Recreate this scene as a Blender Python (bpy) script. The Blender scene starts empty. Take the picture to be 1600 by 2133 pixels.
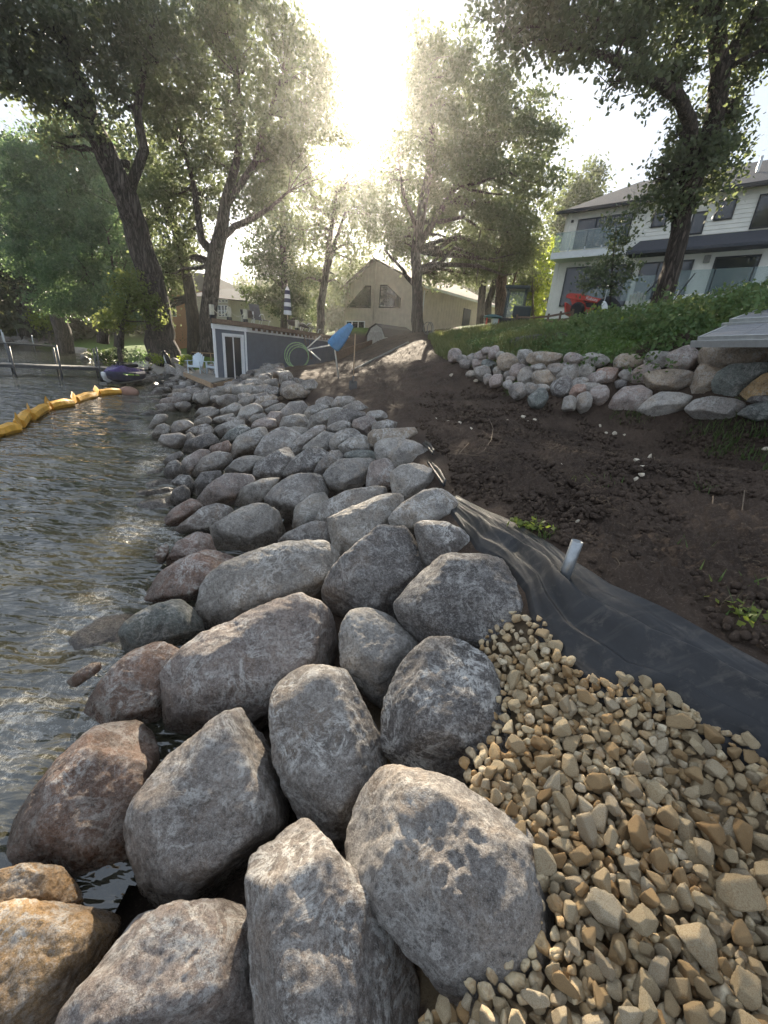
import bpy, bmesh, math, random
import numpy as np
from mathutils import Vector, Matrix
rng = np.random.default_rng(7); random.seed(7)
SC = bpy.context.scene; COL = SC.collection; R = math.radians

# ---------------------------------------------------------------- camera, sky, sun, exposure
FPX, PITCH, ROLL, CAMH = 850.0, R(21.2), R(4.57), 2.45
c_f = np.array([0, math.cos(PITCH), -math.sin(PITCH)])
_r0 = np.array([1.0, 0, 0]); _u0 = np.array([0, math.sin(PITCH), math.cos(PITCH)])
c_r = math.cos(ROLL)*_r0 + math.sin(ROLL)*_u0
c_u = -math.sin(ROLL)*_r0 + math.cos(ROLL)*_u0
CAM = np.array([0, 0, CAMH])
cam = bpy.data.cameras.new('camera'); camo = bpy.data.objects.new('camera', cam); COL.objects.link(camo)
cam.sensor_fit = 'VERTICAL'; cam.sensor_height = 36; cam.lens = FPX/2133*36; cam.clip_start = .05; cam.clip_end = 4000
camo.matrix_world = Matrix([[c_r[i], c_u[i], -c_f[i], CAM[i]] for i in range(3)] + [[0, 0, 0, 1]])
SC.camera = camo
SUN_EL, SUN_AZ = R(22.2), math.atan2(-0.08, 0.92)
w = bpy.data.worlds.new('World'); SC.world = w; w.use_nodes = True
nt = w.node_tree; nt.nodes.clear()
sky = nt.nodes.new('ShaderNodeTexSky'); sky.sky_type = 'NISHITA'; sky.sun_disc = False
sky.sun_elevation = SUN_EL; sky.sun_rotation = SUN_AZ; sky.dust_density = 1.6; sky.air_density = 1.0; sky.ozone_density = 1.0
bg = nt.nodes.new('ShaderNodeBackground'); bg.inputs[1].default_value = .12
out = nt.nodes.new('ShaderNodeOutputWorld')
hs_ = nt.nodes.new('ShaderNodeHueSaturation'); hs_.inputs['Saturation'].default_value = .85; wb = nt.nodes.new('ShaderNodeMix'); wb.data_type = 'RGBA'; wb.blend_type = 'MULTIPLY'; wb.inputs[0].default_value = 1; wb.inputs[7].default_value = (1.06, 1.0, .93, 1)
nt.links.new(sky.outputs[0], hs_.inputs['Color']); nt.links.new(hs_.outputs[0], wb.inputs[6]); 
def vm_(op, a, b):
    x = nt.nodes.new('ShaderNodeVectorMath'); x.operation = op
    for i, v in ((0, a), (1, b)):
        if isinstance(v, bpy.types.NodeSocket): nt.links.new(v, x.inputs[i])
        else: x.inputs[i].default_value = v
    return x.outputs[0]
# soft shoulder on the sky's brightness (the air beside the sun is many times brighter than the rest)
raw = wb.outputs[2]; K_ = 1.35; r2k = vm_('MULTIPLY', raw, (9.0,)*3); soft = vm_('DIVIDE', r2k, vm_('ADD', vm_('MULTIPLY', r2k, (1/K_,)*3), (1, 1, 1)))
tot = vm_('ADD', vm_('ADD', vm_('MULTIPLY', soft, (.84*.74, .96*.74, 1.13*.74)), vm_('MULTIPLY', raw, (.012, .0115, .011))), (.36, .42, .52)); nt.links.new(tot, bg.inputs[0]); nt.links.new(bg.outputs[0], out.inputs[0])
sd = bpy.data.lights.new('sun', 'SUN'); sd.energy = 4.4; sd.angle = R(.55); sd.color = (1, .87, .68)
so = bpy.data.objects.new('sun', sd); COL.objects.link(so)
sdir = Vector((math.sin(SUN_AZ)*math.cos(SUN_EL), math.cos(SUN_AZ)*math.cos(SUN_EL), math.sin(SUN_EL)))
so.rotation_euler = sdir.to_track_quat('Z', 'Y').to_euler(); so.location = (0, 0, 60)
SC.view_settings.view_transform = 'Standard'; SC.view_settings.look = 'None'
SC.view_settings.exposure = 2.42; SC.view_settings.gamma = 1
SC.render.engine = 'CYCLES'; SC.cycles.max_bounces = 6; SC.cycles.transparent_max_bounces = 8
SC.cycles.volume_bounces = 0; SC.cycles.use_denoising = True

def ray(px, py): return c_f*FPX + c_r*(px-800) + c_u*(1066.5-py)
def P(px, py, z): d = ray(px, py); return CAM + d*((z-CAMH)/d[2])
def D(px, py, y): d = ray(px, py); return CAM + d*(y/d[1])
def proj(p):
    q = np.asarray(p)-CAM; z = q@c_f
    return 800+FPX*(q@c_r)/z, 1066.5-FPX*(q@c_u)/z

# ---------------------------------------------------------------- noise
_perm = np.random.default_rng(3).permutation(512).astype(np.int64); _perm = np.concatenate([_perm, _perm, _perm])
_gr = np.random.default_rng(5).normal(size=(512, 3)); _gr /= np.linalg.norm(_gr, axis=1)[:, None]
def perlin(p):
    p = np.asarray(p, float); i = np.floor(p).astype(np.int64); f = p-i; u = f*f*f*(f*(f*6-15)+10); i &= 255
    r = 0
    for dx in (0, 1):
        wx = u[:, 0] if dx else 1-u[:, 0]
        for dy in (0, 1):
            wy = u[:, 1] if dy else 1-u[:, 1]
            for dz in (0, 1):
                wz = u[:, 2] if dz else 1-u[:, 2]
                h = _perm[_perm[_perm[i[:, 0]+dx]+i[:, 1]+dy]+i[:, 2]+dz] & 511
                g = _gr[h]
                r = r + wx*wy*wz*(g[:, 0]*(f[:, 0]-dx)+g[:, 1]*(f[:, 1]-dy)+g[:, 2]*(f[:, 2]-dz))
    return r
def fbm(p, o=4, lac=2.03, gain=.5):
    a, s, r = 1.0, 1.0, 0
    for k in range(o): r = r+a*perlin(p*s+17.3*k); a *= gain; s *= lac
    return r
def n2(x, y, s, o=3, z=0.0):
    x = np.asarray(x, float).ravel(); y = np.asarray(y, float).ravel()
    return fbm(np.stack([x*s, y*s, np.full_like(x, z)], 1), o)

# ---------------------------------------------------------------- mesh helpers
def mk_mesh(name, V, F, smooth=True):
    V = np.asarray(V, np.float32); F = np.asarray(F, np.int32); k = F.shape[1]
    m = bpy.data.meshes.new(name); m.vertices.add(len(V)); m.vertices.foreach_set('co', V.ravel())
    m.loops.add(F.size); m.loops.foreach_set('vertex_index', F.ravel()); m.polygons.add(len(F))
    m.polygons.foreach_set('loop_start', np.arange(0, F.size, k, dtype=np.int32))
    m.polygons.foreach_set('use_smooth', np.full(len(F), smooth)); m.update(calc_edges=True)
    return m
def link(name, me, mat=None, parent=None, loc=None):
    o = bpy.data.objects.new(name, me)
    if mat is not None: me.materials.clear(); me.materials.append(mat)
    COL.objects.link(o)
    if parent is not None: o.parent = parent
    if loc is not None: o.location = [float(c) for c in loc]
    return o
def tag(o, label=None, cat=None, group=None, kind=None):
    if label: o['label'] = label
    if cat: o['category'] = cat
    if group: o['group'] = group
    if kind: o['kind'] = kind
    return o
def thing(name, label, cat, loc=(0, 0, 0), rz=0, group=None):
    o = bpy.data.objects.new(name, None); COL.objects.link(o); o.location = [float(c) for c in loc]; o.rotation_euler = (0, 0, rz)
    o.empty_display_size = .2
    return tag(o, label, cat, group)
class MB:
    def __init__(s): s.v = []; s.f = []
    def add(s, V, F, M=None):
        n = len(s.v)
        for p in V: p = Vector([float(c) for c in p]); s.v.append(M@p if M is not None else p)
        s.f += [tuple(i+n for i in q) for q in F]; return s
    def box(s, c, d, rot=None):
        x, y, z = [k/2 for k in d]; M = Matrix.Translation(Vector([float(k) for k in c]))
        if rot is not None: M = M @ rot
        return s.add([(a*x, b*y, e*z) for e in (-1, 1) for a, b in ((-1, -1), (1, -1), (1, 1), (-1, 1))],
              [(3, 2, 1, 0), (4, 5, 6, 7), (0, 1, 5, 4), (1, 2, 6, 5), (2, 3, 7, 6), (3, 0, 4, 7)], M)
    def b2(s, a, b): return s.box([(a[i]+b[i])/2 for i in range(3)], [abs(b[i]-a[i]) for i in range(3)])
    def bar(s, a, b, w, h=None):
        a, b = Vector([float(k) for k in a]), Vector([float(k) for k in b]); d = b-a
        q = d.to_track_quat('X', 'Z').to_matrix().to_4x4(); return s.box((a+b)/2, (d.length, w, h or w), q)
    def tube(s, pts, rad, n=10, cap=True, wob=0):
        pts = [Vector([float(k) for k in p]) for p in pts]
        rad = list(rad) if hasattr(rad, '__len__') else [rad]*len(pts); n0 = len(s.v); up = None
        for i, p in enumerate(pts):
            t = (pts[min(i+1, len(pts)-1)]-pts[max(i-1, 0)]).normalized()
            if up is None: up = t.orthogonal().normalized()
            up = (up-t*up.dot(t)).normalized(); sd = t.cross(up)
            for k in range(n):
                a = 2*math.pi*k/n; rr = rad[i]*(1+wob*math.sin(a*3+i*.7)+wob*.6*math.sin(a*5-i*1.3))
                s.v.append(p+(up*math.cos(a)+sd*math.sin(a))*rr)
        for i in range(len(pts)-1):
            for k in range(n):
                a = n0+i*n+k; b = n0+i*n+(k+1) % n; s.f.append((a, b, b+n, a+n))
        if cap: s.f.append(tuple(n0+k for k in range(n))[::-1]); s.f.append(tuple(n0+(len(pts)-1)*n+k for k in range(n)))
        return s
    def prism(s, poly, a, b, M=None):   # poly in XZ, extruded along Y from a to b
        n = len(poly); V = [(x, a, z) for x, z in poly]+[(x, b, z) for x, z in poly]
        F = [tuple(range(n)), tuple(range(2*n-1, n-1, -1))]+[(i, i+n, (i+1) % n+n, (i+1) % n) for i in range(n)]
        return s.add(V, F, M)
    def lathe(s, prof, c=(0, 0, 0), n=16, M=None):
        V = []; F = []
        for r_, z in prof:
            for k in range(n): a = 2*math.pi*k/n; V.append((c[0]+r_*math.cos(a), c[1]+r_*math.sin(a), c[2]+z))
        for i in range(len(prof)-1):
            for k in range(n): F.append((i*n+k, i*n+(k+1) % n, (i+1)*n+(k+1) % n, (i+1)*n+k))
        F.append(tuple(range(n))[::-1]); F.append(tuple((len(prof)-1)*n+k for k in range(n)))
        return s.add(V, F, M)
    def build(s, name, mat, parent=None, bevel=0, smooth=False, loc=None):
        m = bpy.data.meshes.new(name); m.from_pydata([tuple(p) for p in s.v], [], s.f); m.update()
        bm = bmesh.new(); bm.from_mesh(m); bmesh.ops.recalc_face_normals(bm, faces=bm.faces)
        if bevel: bmesh.ops.bevel(bm, geom=list(bm.edges), offset=bevel, segments=2, affect='EDGES', profile=.6)
        bm.to_mesh(m); bm.free()
        if smooth: m.polygons.foreach_set('use_smooth', [True]*len(m.polygons))
        return link(name, m, mat, parent, loc)

# ---------------------------------------------------------------- materials
class NG:
    def __init__(s, name):
        s.m = bpy.data.materials.new(name); s.m.use_nodes = True; s.t = s.m.node_tree; s.b = s.t.nodes['Principled BSDF']; s.o = s.t.nodes['Material Output']
        s.b.inputs['Specular IOR Level'].default_value = .35
    def n(s, ty, **kw):
        x = s.t.nodes.new('ShaderNode'+ty)
        for k, v in kw.items():
            if k.startswith('i_'): x.inputs[k[2:].replace('_', ' ')].default_value = v
            else: setattr(x, k, v)
        return x
    def l(s, a, b): s.t.links.new(a, b)
    def noise(s, sc, det=6, rough=.6, vec=None, dist=0):
        x = s.n('TexNoise', i_Scale=sc, i_Detail=det, i_Roughness=rough, i_Distortion=dist)
        if vec is not None: s.l(vec, x.inputs['Vector'])
        return x.outputs['Fac']
    def ramp(s, fac, stops):
        x = s.n('ValToRGB'); e = x.color_ramp.elements
        while len(e) < len(stops): e.new(.5)
        for i, (p, c) in enumerate(stops): e[i].position = p; e[i].color = (*c, 1) if hasattr(c, '__len__') else (c, c, c, 1)
        s.l(fac, x.inputs[0]); return x.outputs[0]
    def mix(s, fac, a, b, mode='MIX'):
        x = s.n('Mix', data_type='RGBA', blend_type=mode)
        for i, v in ((0, fac), (6, a), (7, b)):
            if isinstance(v, bpy.types.NodeSocket): s.l(v, x.inputs[i])
            else: x.inputs[i].default_value = v if i == 0 else (*v, 1)
        return x.outputs[2]
    def math(s, op, a, b=0.0, cl=False):
        x = s.n('Math', operation=op, use_clamp=cl)
        for i, v in ((0, a), (1, b)):
            if isinstance(v, bpy.types.NodeSocket): s.l(v, x.inputs[i])
            else: x.inputs[i].default_value = v
        return x.outputs[0]
    def bump(s, h, st, dist, prev=None):
        x = s.n('Bump'); x.inputs['Strength'].default_value = st; x.inputs['Distance'].default_value = dist; s.l(h, x.inputs['Height'])
        if prev is not None: s.l(prev, x.inputs['Normal'])
        return x.outputs[0]
    def fin(s, col=None, rough=None, nor=None):
        for k, v in (('Base Color', col), ('Roughness', rough), ('Normal', nor)):
            if v is None: continue
            if isinstance(v, bpy.types.NodeSocket): s.l(v, s.b.inputs[k])
            else: s.b.inputs[k].default_value = (*v, 1) if k == 'Base Color' else v
        return s.m
def simple(name, col, rough=.6, metal=0, var=.25, sc=6, bump=.15, bd=.01):
    g = NG(name); tc = g.n('TexCoord').outputs['Object']; n = g.noise(sc, 6, .65, tc); n_b = g.noise(sc*7, 4, .6, tc)
    c = g.mix(g.ramp(n, [(.3, 0), (.7, 1)]), tuple(k*(1-var) for k in col), tuple(min(1, k*(1+var)) for k in col))
    g.b.inputs['Metallic'].default_value = metal
    rr = g.math('ADD', g.math('MULTIPLY', n_b, .25), rough-.12)
    return g.fin(c, rr, g.bump(n_b, bump, bd))
def rockmat(name, scale=1.0, white=1.0, bumpk=1.0):
    g = NG(name); tc = g.n('TexCoord').outputs['Object']; oi = g.n('ObjectInfo')
    vm = g.n('VectorMath', operation='ADD'); g.l(tc, vm.inputs[0])
    sc = g.n('VectorMath', operation='SCALE'); cb = g.n('CombineXYZ'); g.l(oi.outputs['Random'], cb.inputs[0]); g.l(oi.outputs['Random'], cb.inputs[1])
    g.l(cb.outputs[0], sc.inputs[0]); sc.inputs['Scale'].default_value = 37.0; g.l(sc.outputs[0], vm.inputs[1]); v = vm.outputs[0]
    base = oi.outputs['Color']
    big = g.noise(2.2*scale, 5, .6, v, .3); mid = g.noise(9*scale, 8, .7, v, .2); fine = g.noise(60*scale, 6, .75, v); grain = g.noise(220*scale, 3, .8, v)
    c = g.mix(g.ramp(big, [(.32, 0), (.68, 1)]), g.mix(1.0, base, (.62, .60, .60), 'MULTIPLY'), g.mix(1.0, base, (1.25, 1.2, 1.14), 'MULTIPLY'))
    brown = g.noise(3.1*scale, 6, .65, v, .6)
    c = g.mix(g.math('MULTIPLY', g.ramp(brown, [(.52, 0), (.68, 1)]), .55), c, g.mix(1.0, base, (1.25, .98, .72), 'MULTIPLY'))
    c = g.mix(g.ramp(mid, [(.3, 1), (.52, 0)]), c, g.mix(1.0, c, (.5, .48, .47), 'MULTIPLY'))
    # pale scrapes: ridged noise, patchy
    rid = g.math('ABSOLUTE', g.math('SUBTRACT', g.noise(5.5*scale, 9, .72, v, .7), .5)); rid = g.ramp(rid, [(0, 1), (.045, 0)])
    patch = g.ramp(g.noise(3.3*scale, 4, .6, v), [(.42, 0), (.58, 1)])
    pt2 = g.math('MULTIPLY', g.ramp(g.noise(14*scale, 9, .8, v, .5), [(.52, 0), (.63, 1)]), g.ramp(g.noise(2.6*scale, 3, .5, v, .4), [(.46, 0), (.6, 1)]))
    wh = g.math('MULTIPLY', g.math('ADD', g.math('MULTIPLY', rid, patch), g.math('MULTIPLY', pt2, .9), True), .95*white)
    wh = g.math('MULTIPLY', wh, g.math('ADD', .45, g.math('MULTIPLY', g.math('FRACT', g.math('MULTIPLY', oi.outputs['Random'], 13.7)), .8)), True)
    c = g.mix(wh, c, (.58, .56, .52))
    f2 = g.noise(26*scale, 8, .8, v, .4)
    c = g.mix(g.math('MULTIPLY', g.ramp(f2, [(.52, 0), (.66, 1)]), .42*white), c, (.50, .475, .44))
    c = g.mix(g.math('MULTIPLY', g.ramp(f2, [(.34, 1), (.47, 0)]), .62), c, (.045, .038, .034))
    c = g.mix(g.math('MULTIPLY', g.ramp(fine, [(.52, 0), (.68, 1)]), .55), c, (.50, .475, .44))
    c = g.mix(g.math('MULTIPLY', g.ramp(fine, [(.32, 1), (.47, 0)]), .75), c, (.022, .019, .017))
    c = g.mix(g.math('MULTIPLY', g.ramp(grain, [(.54, 0), (.66, 1)]), .45), c, (.52, .50, .46)); c = g.mix(g.math('MULTIPLY', g.ramp(grain, [(.34, 1), (.46, 0)]), .5), c, (.03, .026, .024))
    # wet band just above the lake
    geo = g.n('NewGeometry'); sx = g.n('SeparateXYZ'); g.l(geo.outputs['Position'], sx.inputs[0])
    wet = g.ramp(g.math('ADD', sx.outputs['Z'], g.math('MULTIPLY', mid, .35)), [(.30, 1), (.52, 0)])
    c = g.mix(wet, c, g.mix(1.0, c, (.42, .38, .34), 'MULTIPLY'))
    rr = g.math('SUBTRACT', .78, g.math('MULTIPLY', wet, .5)); rr = g.math('ADD', rr, g.math('MULTIPLY', g.math('SUBTRACT', fine, .5), .3))
    b = g.bump(mid, .75*bumpk, .035/scale); b = g.bump(f2, .6*bumpk, .016/scale, b); b = g.bump(fine, .7*bumpk, .009/scale, b); b = g.bump(grain, .4*bumpk, .003/scale, b)
    return g.fin(c, rr, b)
ROCK = rockmat('boulder_stone'); ROCKW = rockmat('wall_stone', .8, .8)

# ---------------------------------------------------------------- terrain
CTRL = [(-1.8,1.2,-.2),(-1.9,2,-.2),(-2.4,3.8,-.2),(-3.5,5.9,-.2),(-4.9,8.7,-.2),(-7.4,12.9,-.2),(-9.8,17.3,-.2),(-12.4,22.9,-.15),(-1.9,0,-.2),(-2,-2,-.3),
 (-3.5,1,-.9),(-5,4,-1),(-7,9,-1),(-12,14,-1),(-17,20,-1),(-24,26,-1),(-4,-4,-1),(-8,-12,-1.5),(-20,0,-2),(-40,20,-2),(-60,40,-1.5),(-80,0,-2),(-120,50,-2),(-60,-60,-2),
 (-1,1,.15),(-.3,.5,.32),(.2,0,.45),(0,2,.38),(-.8,2.3,.25),(-.9,4,.28),(-.5,6,.42),(-2,7.3,.3),(-2.8,10,.4),(-5,14,.4),(-8,20,.4),
 (.4,1,.62),(1.0,.6,.74),(.9,1.9,.80),(1.45,1.15,.82),(.3,3.0,.75),(.55,3.9,.95),(.45,5.5,1.0),(.5,7.4,1.05),(-.8,10,1.1),(-2.9,15.5,1.15),(-4.6,18.5,1.2),(-6.3,23.5,1.25),(2,.3,.8),(3,-1,.9),(1,-2,.8),
 (1.0,2.35,1.05),(1.35,1.85,1.1),(1.9,1.55,1.15),(2.3,1.3,1.18),(1.0,3.2,1.15),(2.1,1.9,1.2),(3,1,1.22),(4,0,1.3),(2,3,1.22),(3,3,1.3),(3.5,5,1.42),(2,6,1.3),(1.3,8,1.3),
 (6.4,6.3,1.62),(5.6,8.0,1.65),(4.4,8.8,1.62),(3.0,9.3,1.6),(2.5,11,1.8),(1.9,12.8,2.15),(5,4,1.5),(6.5,4.5,1.6),(8,3,1.7),
 (-1.2,12.5,1.25),(.5,11,1.45),(0,15,1.8),(1.9,15,2.4),(-3,19,1.35),(-1.5,22,2.1),(1.2,22,3.05),(-1.3,25,2.5),(-4.2,26,1.6),(-3.0,33,2.0),(-6.5,33,1.6),(-8,25,1.0),(-8.4,20.2,.45),(-9.5,21,.4),
 (3.6,13,3.0),(5.3,9.9,3.0),(6.9,8.2,3.05),(7.8,7,3.1),(6,12,3.5),(8,9.5,3.7),(6.3,16,3.75),(9.8,17,4.7),(10.5,12,4.7),(12,9,4.9),(10,4,4.2),(14,2,4.8),
 (3.5,20,3.35),(5,25,4.2),(9.6,30,5.3),(14,25,5.3),(20,20,5.4),(1.3,30,3.9),(-1,30,3.3),(-4.4,36,3.8),(2.1,38,4.4),(9,50,5.8),(20,40,5.8),(0,50,4.6),(40,20,6),(40,-20,4),(30,60,6),(0,90,5),(60,90,6),
 (-14.2,26,1.05),(-12.3,28,1.35),(-11.5,24.5,.6),(-13.6,24.6,.15),(-14.6,26.2,.1),(-16.5,29,.5),(-19,31.8,.1),(-19.9,34,.2),(-22,37,.4),(-26.5,43,.2),(-36,50,.2),(-45,56,.1),(-58,62,.2),(-90,75,.2),(-24,44,.9),(-30,52,1.1),(-20,40,1.3),(-15,34,1.5),(-10,40,2.2),(-25,60,1.6),(-51,64,1.5),(-50,80,3),(-100,100,3),(-20,90,3),(-150,120,3),(100,0,6),(100,100,7),(-100,200,4),(100,200,7),(0,200,5),(-200,150,3),(60,-60,2)]
_C = np.array(CTRL, float)
def _tps(r2): return .5*r2*np.log(r2+1e-9)
def _fit():
    n = len(_C); X = _C[:, :2]/10; r2 = ((X[:, None]-X[None])**2).sum(-1); K = _tps(r2)+np.eye(n)*2e-4
    A = np.zeros((n+3, n+3)); A[:n, :n] = K; A[:n, n] = A[n, :n] = 1; A[:n, n+1:] = X; A[n+1:, :n] = X.T
    b = np.zeros(n+3); b[:n] = _C[:, 2]; return X, np.linalg.solve(A, b)
_X, _W = _fit()
def gz(x, y):
    x = np.atleast_1d(np.asarray(x, float)).ravel(); y = np.atleast_1d(np.asarray(y, float)).ravel(); o = np.empty(len(x))
    for s in range(0, len(x), 40000):
        q = np.stack([x[s:s+40000], y[s:s+40000]], 1)/10; r2 = ((q[:, None]-_X[None])**2).sum(-1)
        o[s:s+40000] = _tps(r2)@_W[:-3]+_W[-3]+q@_W[-2:]
    return o
def gz1(x, y): return float(gz([x], [y])[0])
def hit(px, py, lo=.3, hi=90, off=0.0):
    d = ray(px, py); d = d/np.linalg.norm(d); t = np.geomspace(lo, hi, 500); q = CAM+t[:, None]*d
    below = q[:, 2] < gz(q[:, 0], q[:, 1])+off; k = int(np.argmax(below)) if below.any() else len(t)-1
    if k:
        a, b = t[k-1], t[k]
        for _ in range(12):
            m = (a+b)/2; p = CAM+d*m
            if p[2] < gz1(p[0], p[1])+off: b = m
            else: a = m
        return CAM+d*b
    return q[0]
CREST = np.array([(1.5,-3),(1.3,.2),(.95,1.9),(.85,2.4),(.62,3.1),(.62,4.4),(.7,5.6),(.5,7.8),(-.65,10),(-2.9,15.4),(-4.7,18.6),(-6.3,23.6),(-7.0,25)])
SHORE = np.array([(-2.1,-6),(-1.8,1.2),(-1.95,2),(-2.4,3.6),(-3.2,5.4),(-4.4,7.8),(-7.2,12.2),(-9.5,16.5),(-12,22),(-13.5,25)])
def cx(poly, y): return np.interp(y, poly[:, 1], poly[:, 0])
# mat edges in plan, from upper-left to lower-right
UP = [(951,1033),(1075,1094),(1150,1136),(1197,1173),(1272,1220),(1366,1262),(1459,1314),(1544,1361),(1600,1389),(1780,1490)]
LO = [(930,1060),(985,1150),(1040,1178),(1090,1240),(1100,1300),(1130,1370),(1170,1410),(1240,1475),(1370,1500),(1420,1540),(1520,1590),(1590,1640),(1760,1750)]
UPW = np.array([hit(*p)[:2] for p in UP]); LOW = np.array([hit(*p)[:2] for p in LO])
def _ext(A, L_): d_ = A[-1]-A[-3]; d_ = d_/np.linalg.norm(d_); return np.concatenate([A, [A[-1]+d_*L_]])
UPW, LOW = _ext(UPW, 1.6), _ext(LOW, 1.5)
def resamp(A, t):
    d = np.concatenate([[0], np.cumsum(np.linalg.norm(np.diff(A, axis=0), axis=1))]); d /= d[-1]
    return np.stack([np.interp(t, d, A[:, k]) for k in range(A.shape[1])], 1)
def inpoly(x, y, poly):
    x = np.asarray(x); y = np.asarray(y); r = np.zeros(x.shape, bool); n = len(poly); j = n-1
    for i in range(n):
        xi, yi = poly[i]; xj, yj = poly[j]
        with np.errstate(divide='ignore', invalid='ignore'):
            r ^= ((yi > y) != (yj > y)) & (x < (xj-xi)*(y-yi)/(yj-yi+1e-12)+xi)
        j = i
    return r
def pin(px, py, poly):
    r = False; j = len(poly)-1
    for i in range(len(poly)):
        xi, yi = poly[i]; xj, yj = poly[j]
        if (yi > py) != (yj > py) and px < (xj-xi)*(py-yi)/(yj-yi)+xi: r = not r
        j = i
    return r
def segdist(x, y, A):
    d = np.full(x.shape, 1e9)
    for a, b in zip(A[:-1], A[1:]):
        ab = b-a; t = np.clip(((x-a[0])*ab[0]+(y-a[1])*ab[1])/(ab@ab), 0, 1)
        d = np.minimum(d, np.hypot(x-a[0]-t*ab[0], y-a[1]-t*ab[1]))
    return d
MATPOLY = np.concatenate([UPW, LOW[::-1]])

def grid_axis(lo, hi, c0, c1, fine, g):
    a = list(np.arange(c0, c1, fine)); s = fine; x = c1
    while x < hi: a.append(x); s *= g; x += s
    a.append(hi); s = fine; x = c0; b = []
    while x > lo: s *= g; x -= s; b.append(x)
    b[-1] = lo; return np.array(b[::-1]+a)
gx = grid_axis(-260, 260, .45, 5.5, .019, 1.018); gy = grid_axis(-60, 320, 1.2, 7.0, .021, 1.010)
GX, GY = np.meshgrid(gx, gy); x = GX.ravel(); y = GY.ravel(); z = gz(x, y)
inm = inpoly(x, y, MATPOLY); dm = segdist(x, y, MATPOLY); mm = np.where(inm, 0, np.clip((dm-.02)/.15, 0, 1))
crest = cx(CREST, y); land = np.clip((x-crest-.1)/.3, 0, 1); dirt = land*mm
grav = ((y < 2.6) & (x > crest-.1) & ~inm & (x < 2.2) & (y < 1.6)); 
near = np.exp(-np.maximum(0, np.hypot(x-1.5, y-3)-14)/10)
vis = (y > 0) & (y < 60) & (np.abs(x) < 60)
idx = np.nonzero(vis & (dirt > 0))[0]; nz = np.zeros_like(z)
xi, yi = x[idx], y[idx]
big = n2(xi, yi, .9, 3)*.10; med = np.abs(n2(xi, yi, 3.2, 3, 2.))*.075; clod = np.maximum(0, n2(xi, yi, 9, 3, 5.))*.075*np.clip(.6+n2(xi, yi, .7, 2, 31.)*2, .1, 1.3); fine_ = n2(xi, yi, 24, 3, 9.)*.040
lump = np.maximum(0, n2(xi, yi, 17, 2, 13.)-.05)*.09
# tracked-machine tread bands, pressed flat with cross ridges
def tread(x, y, p0, p1, wd):
    p0 = np.array(p0); p1 = np.array(p1); L = np.linalg.norm(p1-p0); u = (p1-p0)/L; s = (x-p0[0])*u[0]+(y-p0[1])*u[1]; t = (x-p0[0])*-u[1]+(y-p0[1])*u[0]
    t = t+.12*np.sin(s*.5); m = np.clip((wd-np.abs(t))/.07, 0, 1)*np.clip(s/.3, 0, 1)*np.clip((L-s)/.4, 0, 1); return m, .018*np.sin(s*2*np.pi/.135+t*2)
TR = [((1.9,2.9),(.9,13),.17),((3.3,3.4),(1.7,14),.2),((2.6,5.2),(-1.6,15.5),.2),((3.9,5.0),(-.2,17),.2),((.9,8.6),(5.4,6.6),.2),((4.6,3.0),(3.6,8.2),.18)]
h = big+med+clod+fine_+lump
for a, b, wd in TR:
    m, r_ = tread(xi, yi, a, b, wd); keep = np.clip(.5+n2(xi, yi, 1.3, 2, 3.)*2.2, 0, 1); m = m*keep; h = h*(1-.8*m)+m*(r_*1.5-.035+fine_*.25)
h2 = np.clip((yi-20)/15, 0, 1); h = h*(1-.6*h2)
nz[idx] = h*dirt[idx]
z = z+nz-.30*np.clip((crest-.15-x)/.3, 0, 1)*(y < 24)*(y > -4)
# beyond wall etc.
gmask = np.clip((x-(2.2+(y-13)*.05))/1.5, 0, 1)*np.clip((y-9.4)/1, 0, 1)
gmask = np.maximum(gmask, np.clip((-9-x)/1.5, 0, 1)*np.clip((y-22)/2, 0, 1)*np.clip((gz(x, y)-.45)/.3, 0, 1))
gmask = np.maximum(gmask, np.clip((y-34)/4, 0, 1))
gmask = np.maximum(gmask, np.clip((x-5.2)/.8, 0, 1)*np.clip((6.8-y)/.8, 0, 1)*np.clip((y-3)/1, 0, 1)*.7)
nxg, nyg = len(gx), len(gy); I = np.arange(nxg*nyg).reshape(nyg, nxg)
F = np.stack([I[:-1, :-1], I[:-1, 1:], I[1:, 1:], I[1:, :-1]], -1).reshape(-1, 4)
me = mk_mesh('ground', np.stack([x, y, z], 1), F)
at = me.attributes.new('grass', 'FLOAT', 'POINT'); at.data.foreach_set('value', gmask.astype(np.float32))
sand = (np.clip((-9.-x)/1, 0, 1)*np.clip((y-20)/2, 0, 1)*np.clip((1.0-gz(x, y))/.3, 0, 1)).astype(np.float32)
gv = ((x > crest-.9) & (y < 2.5) & (y > -1.5) & (x < 4) & ~inm).astype(np.float32)*np.clip((2.3-y)/.3, 0, 1).astype(np.float32)*np.clip((np.interp(x, UPW[:, 0], UPW[:, 1])-y)/.1, 0, 1).astype(np.float32)
at = me.attributes.new('fines', 'FLOAT', 'POINT'); at.data.foreach_set('value', gv)
at = me.attributes.new('sand', 'FLOAT', 'POINT'); at.data.foreach_set('value', sand)
g = NG('soil_and_lawn'); geo = g.n('NewGeometry').outputs['Position']
n_a = g.noise(1.1, 6, .6, geo); n_b = g.noise(14, 8, .7, geo); n_c = g.noise(70, 6, .75, geo); n_d = g.noise(260, 3, .7, geo)
c = g.mix(g.ramp(n_a, [(.35, 0), (.65, 1)]), (.040, .028, .021), (.085, .060, .044))
c = g.mix(g.math('MULTIPLY', g.ramp(n_b, [(.45, 0), (.75, 1)]), .7), c, (.085, .06, .044))
c = g.mix(g.math('MULTIPLY', g.ramp(n_c, [(.54, 0), (.68, 1)]), .6), c, (.24, .185, .145))
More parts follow.
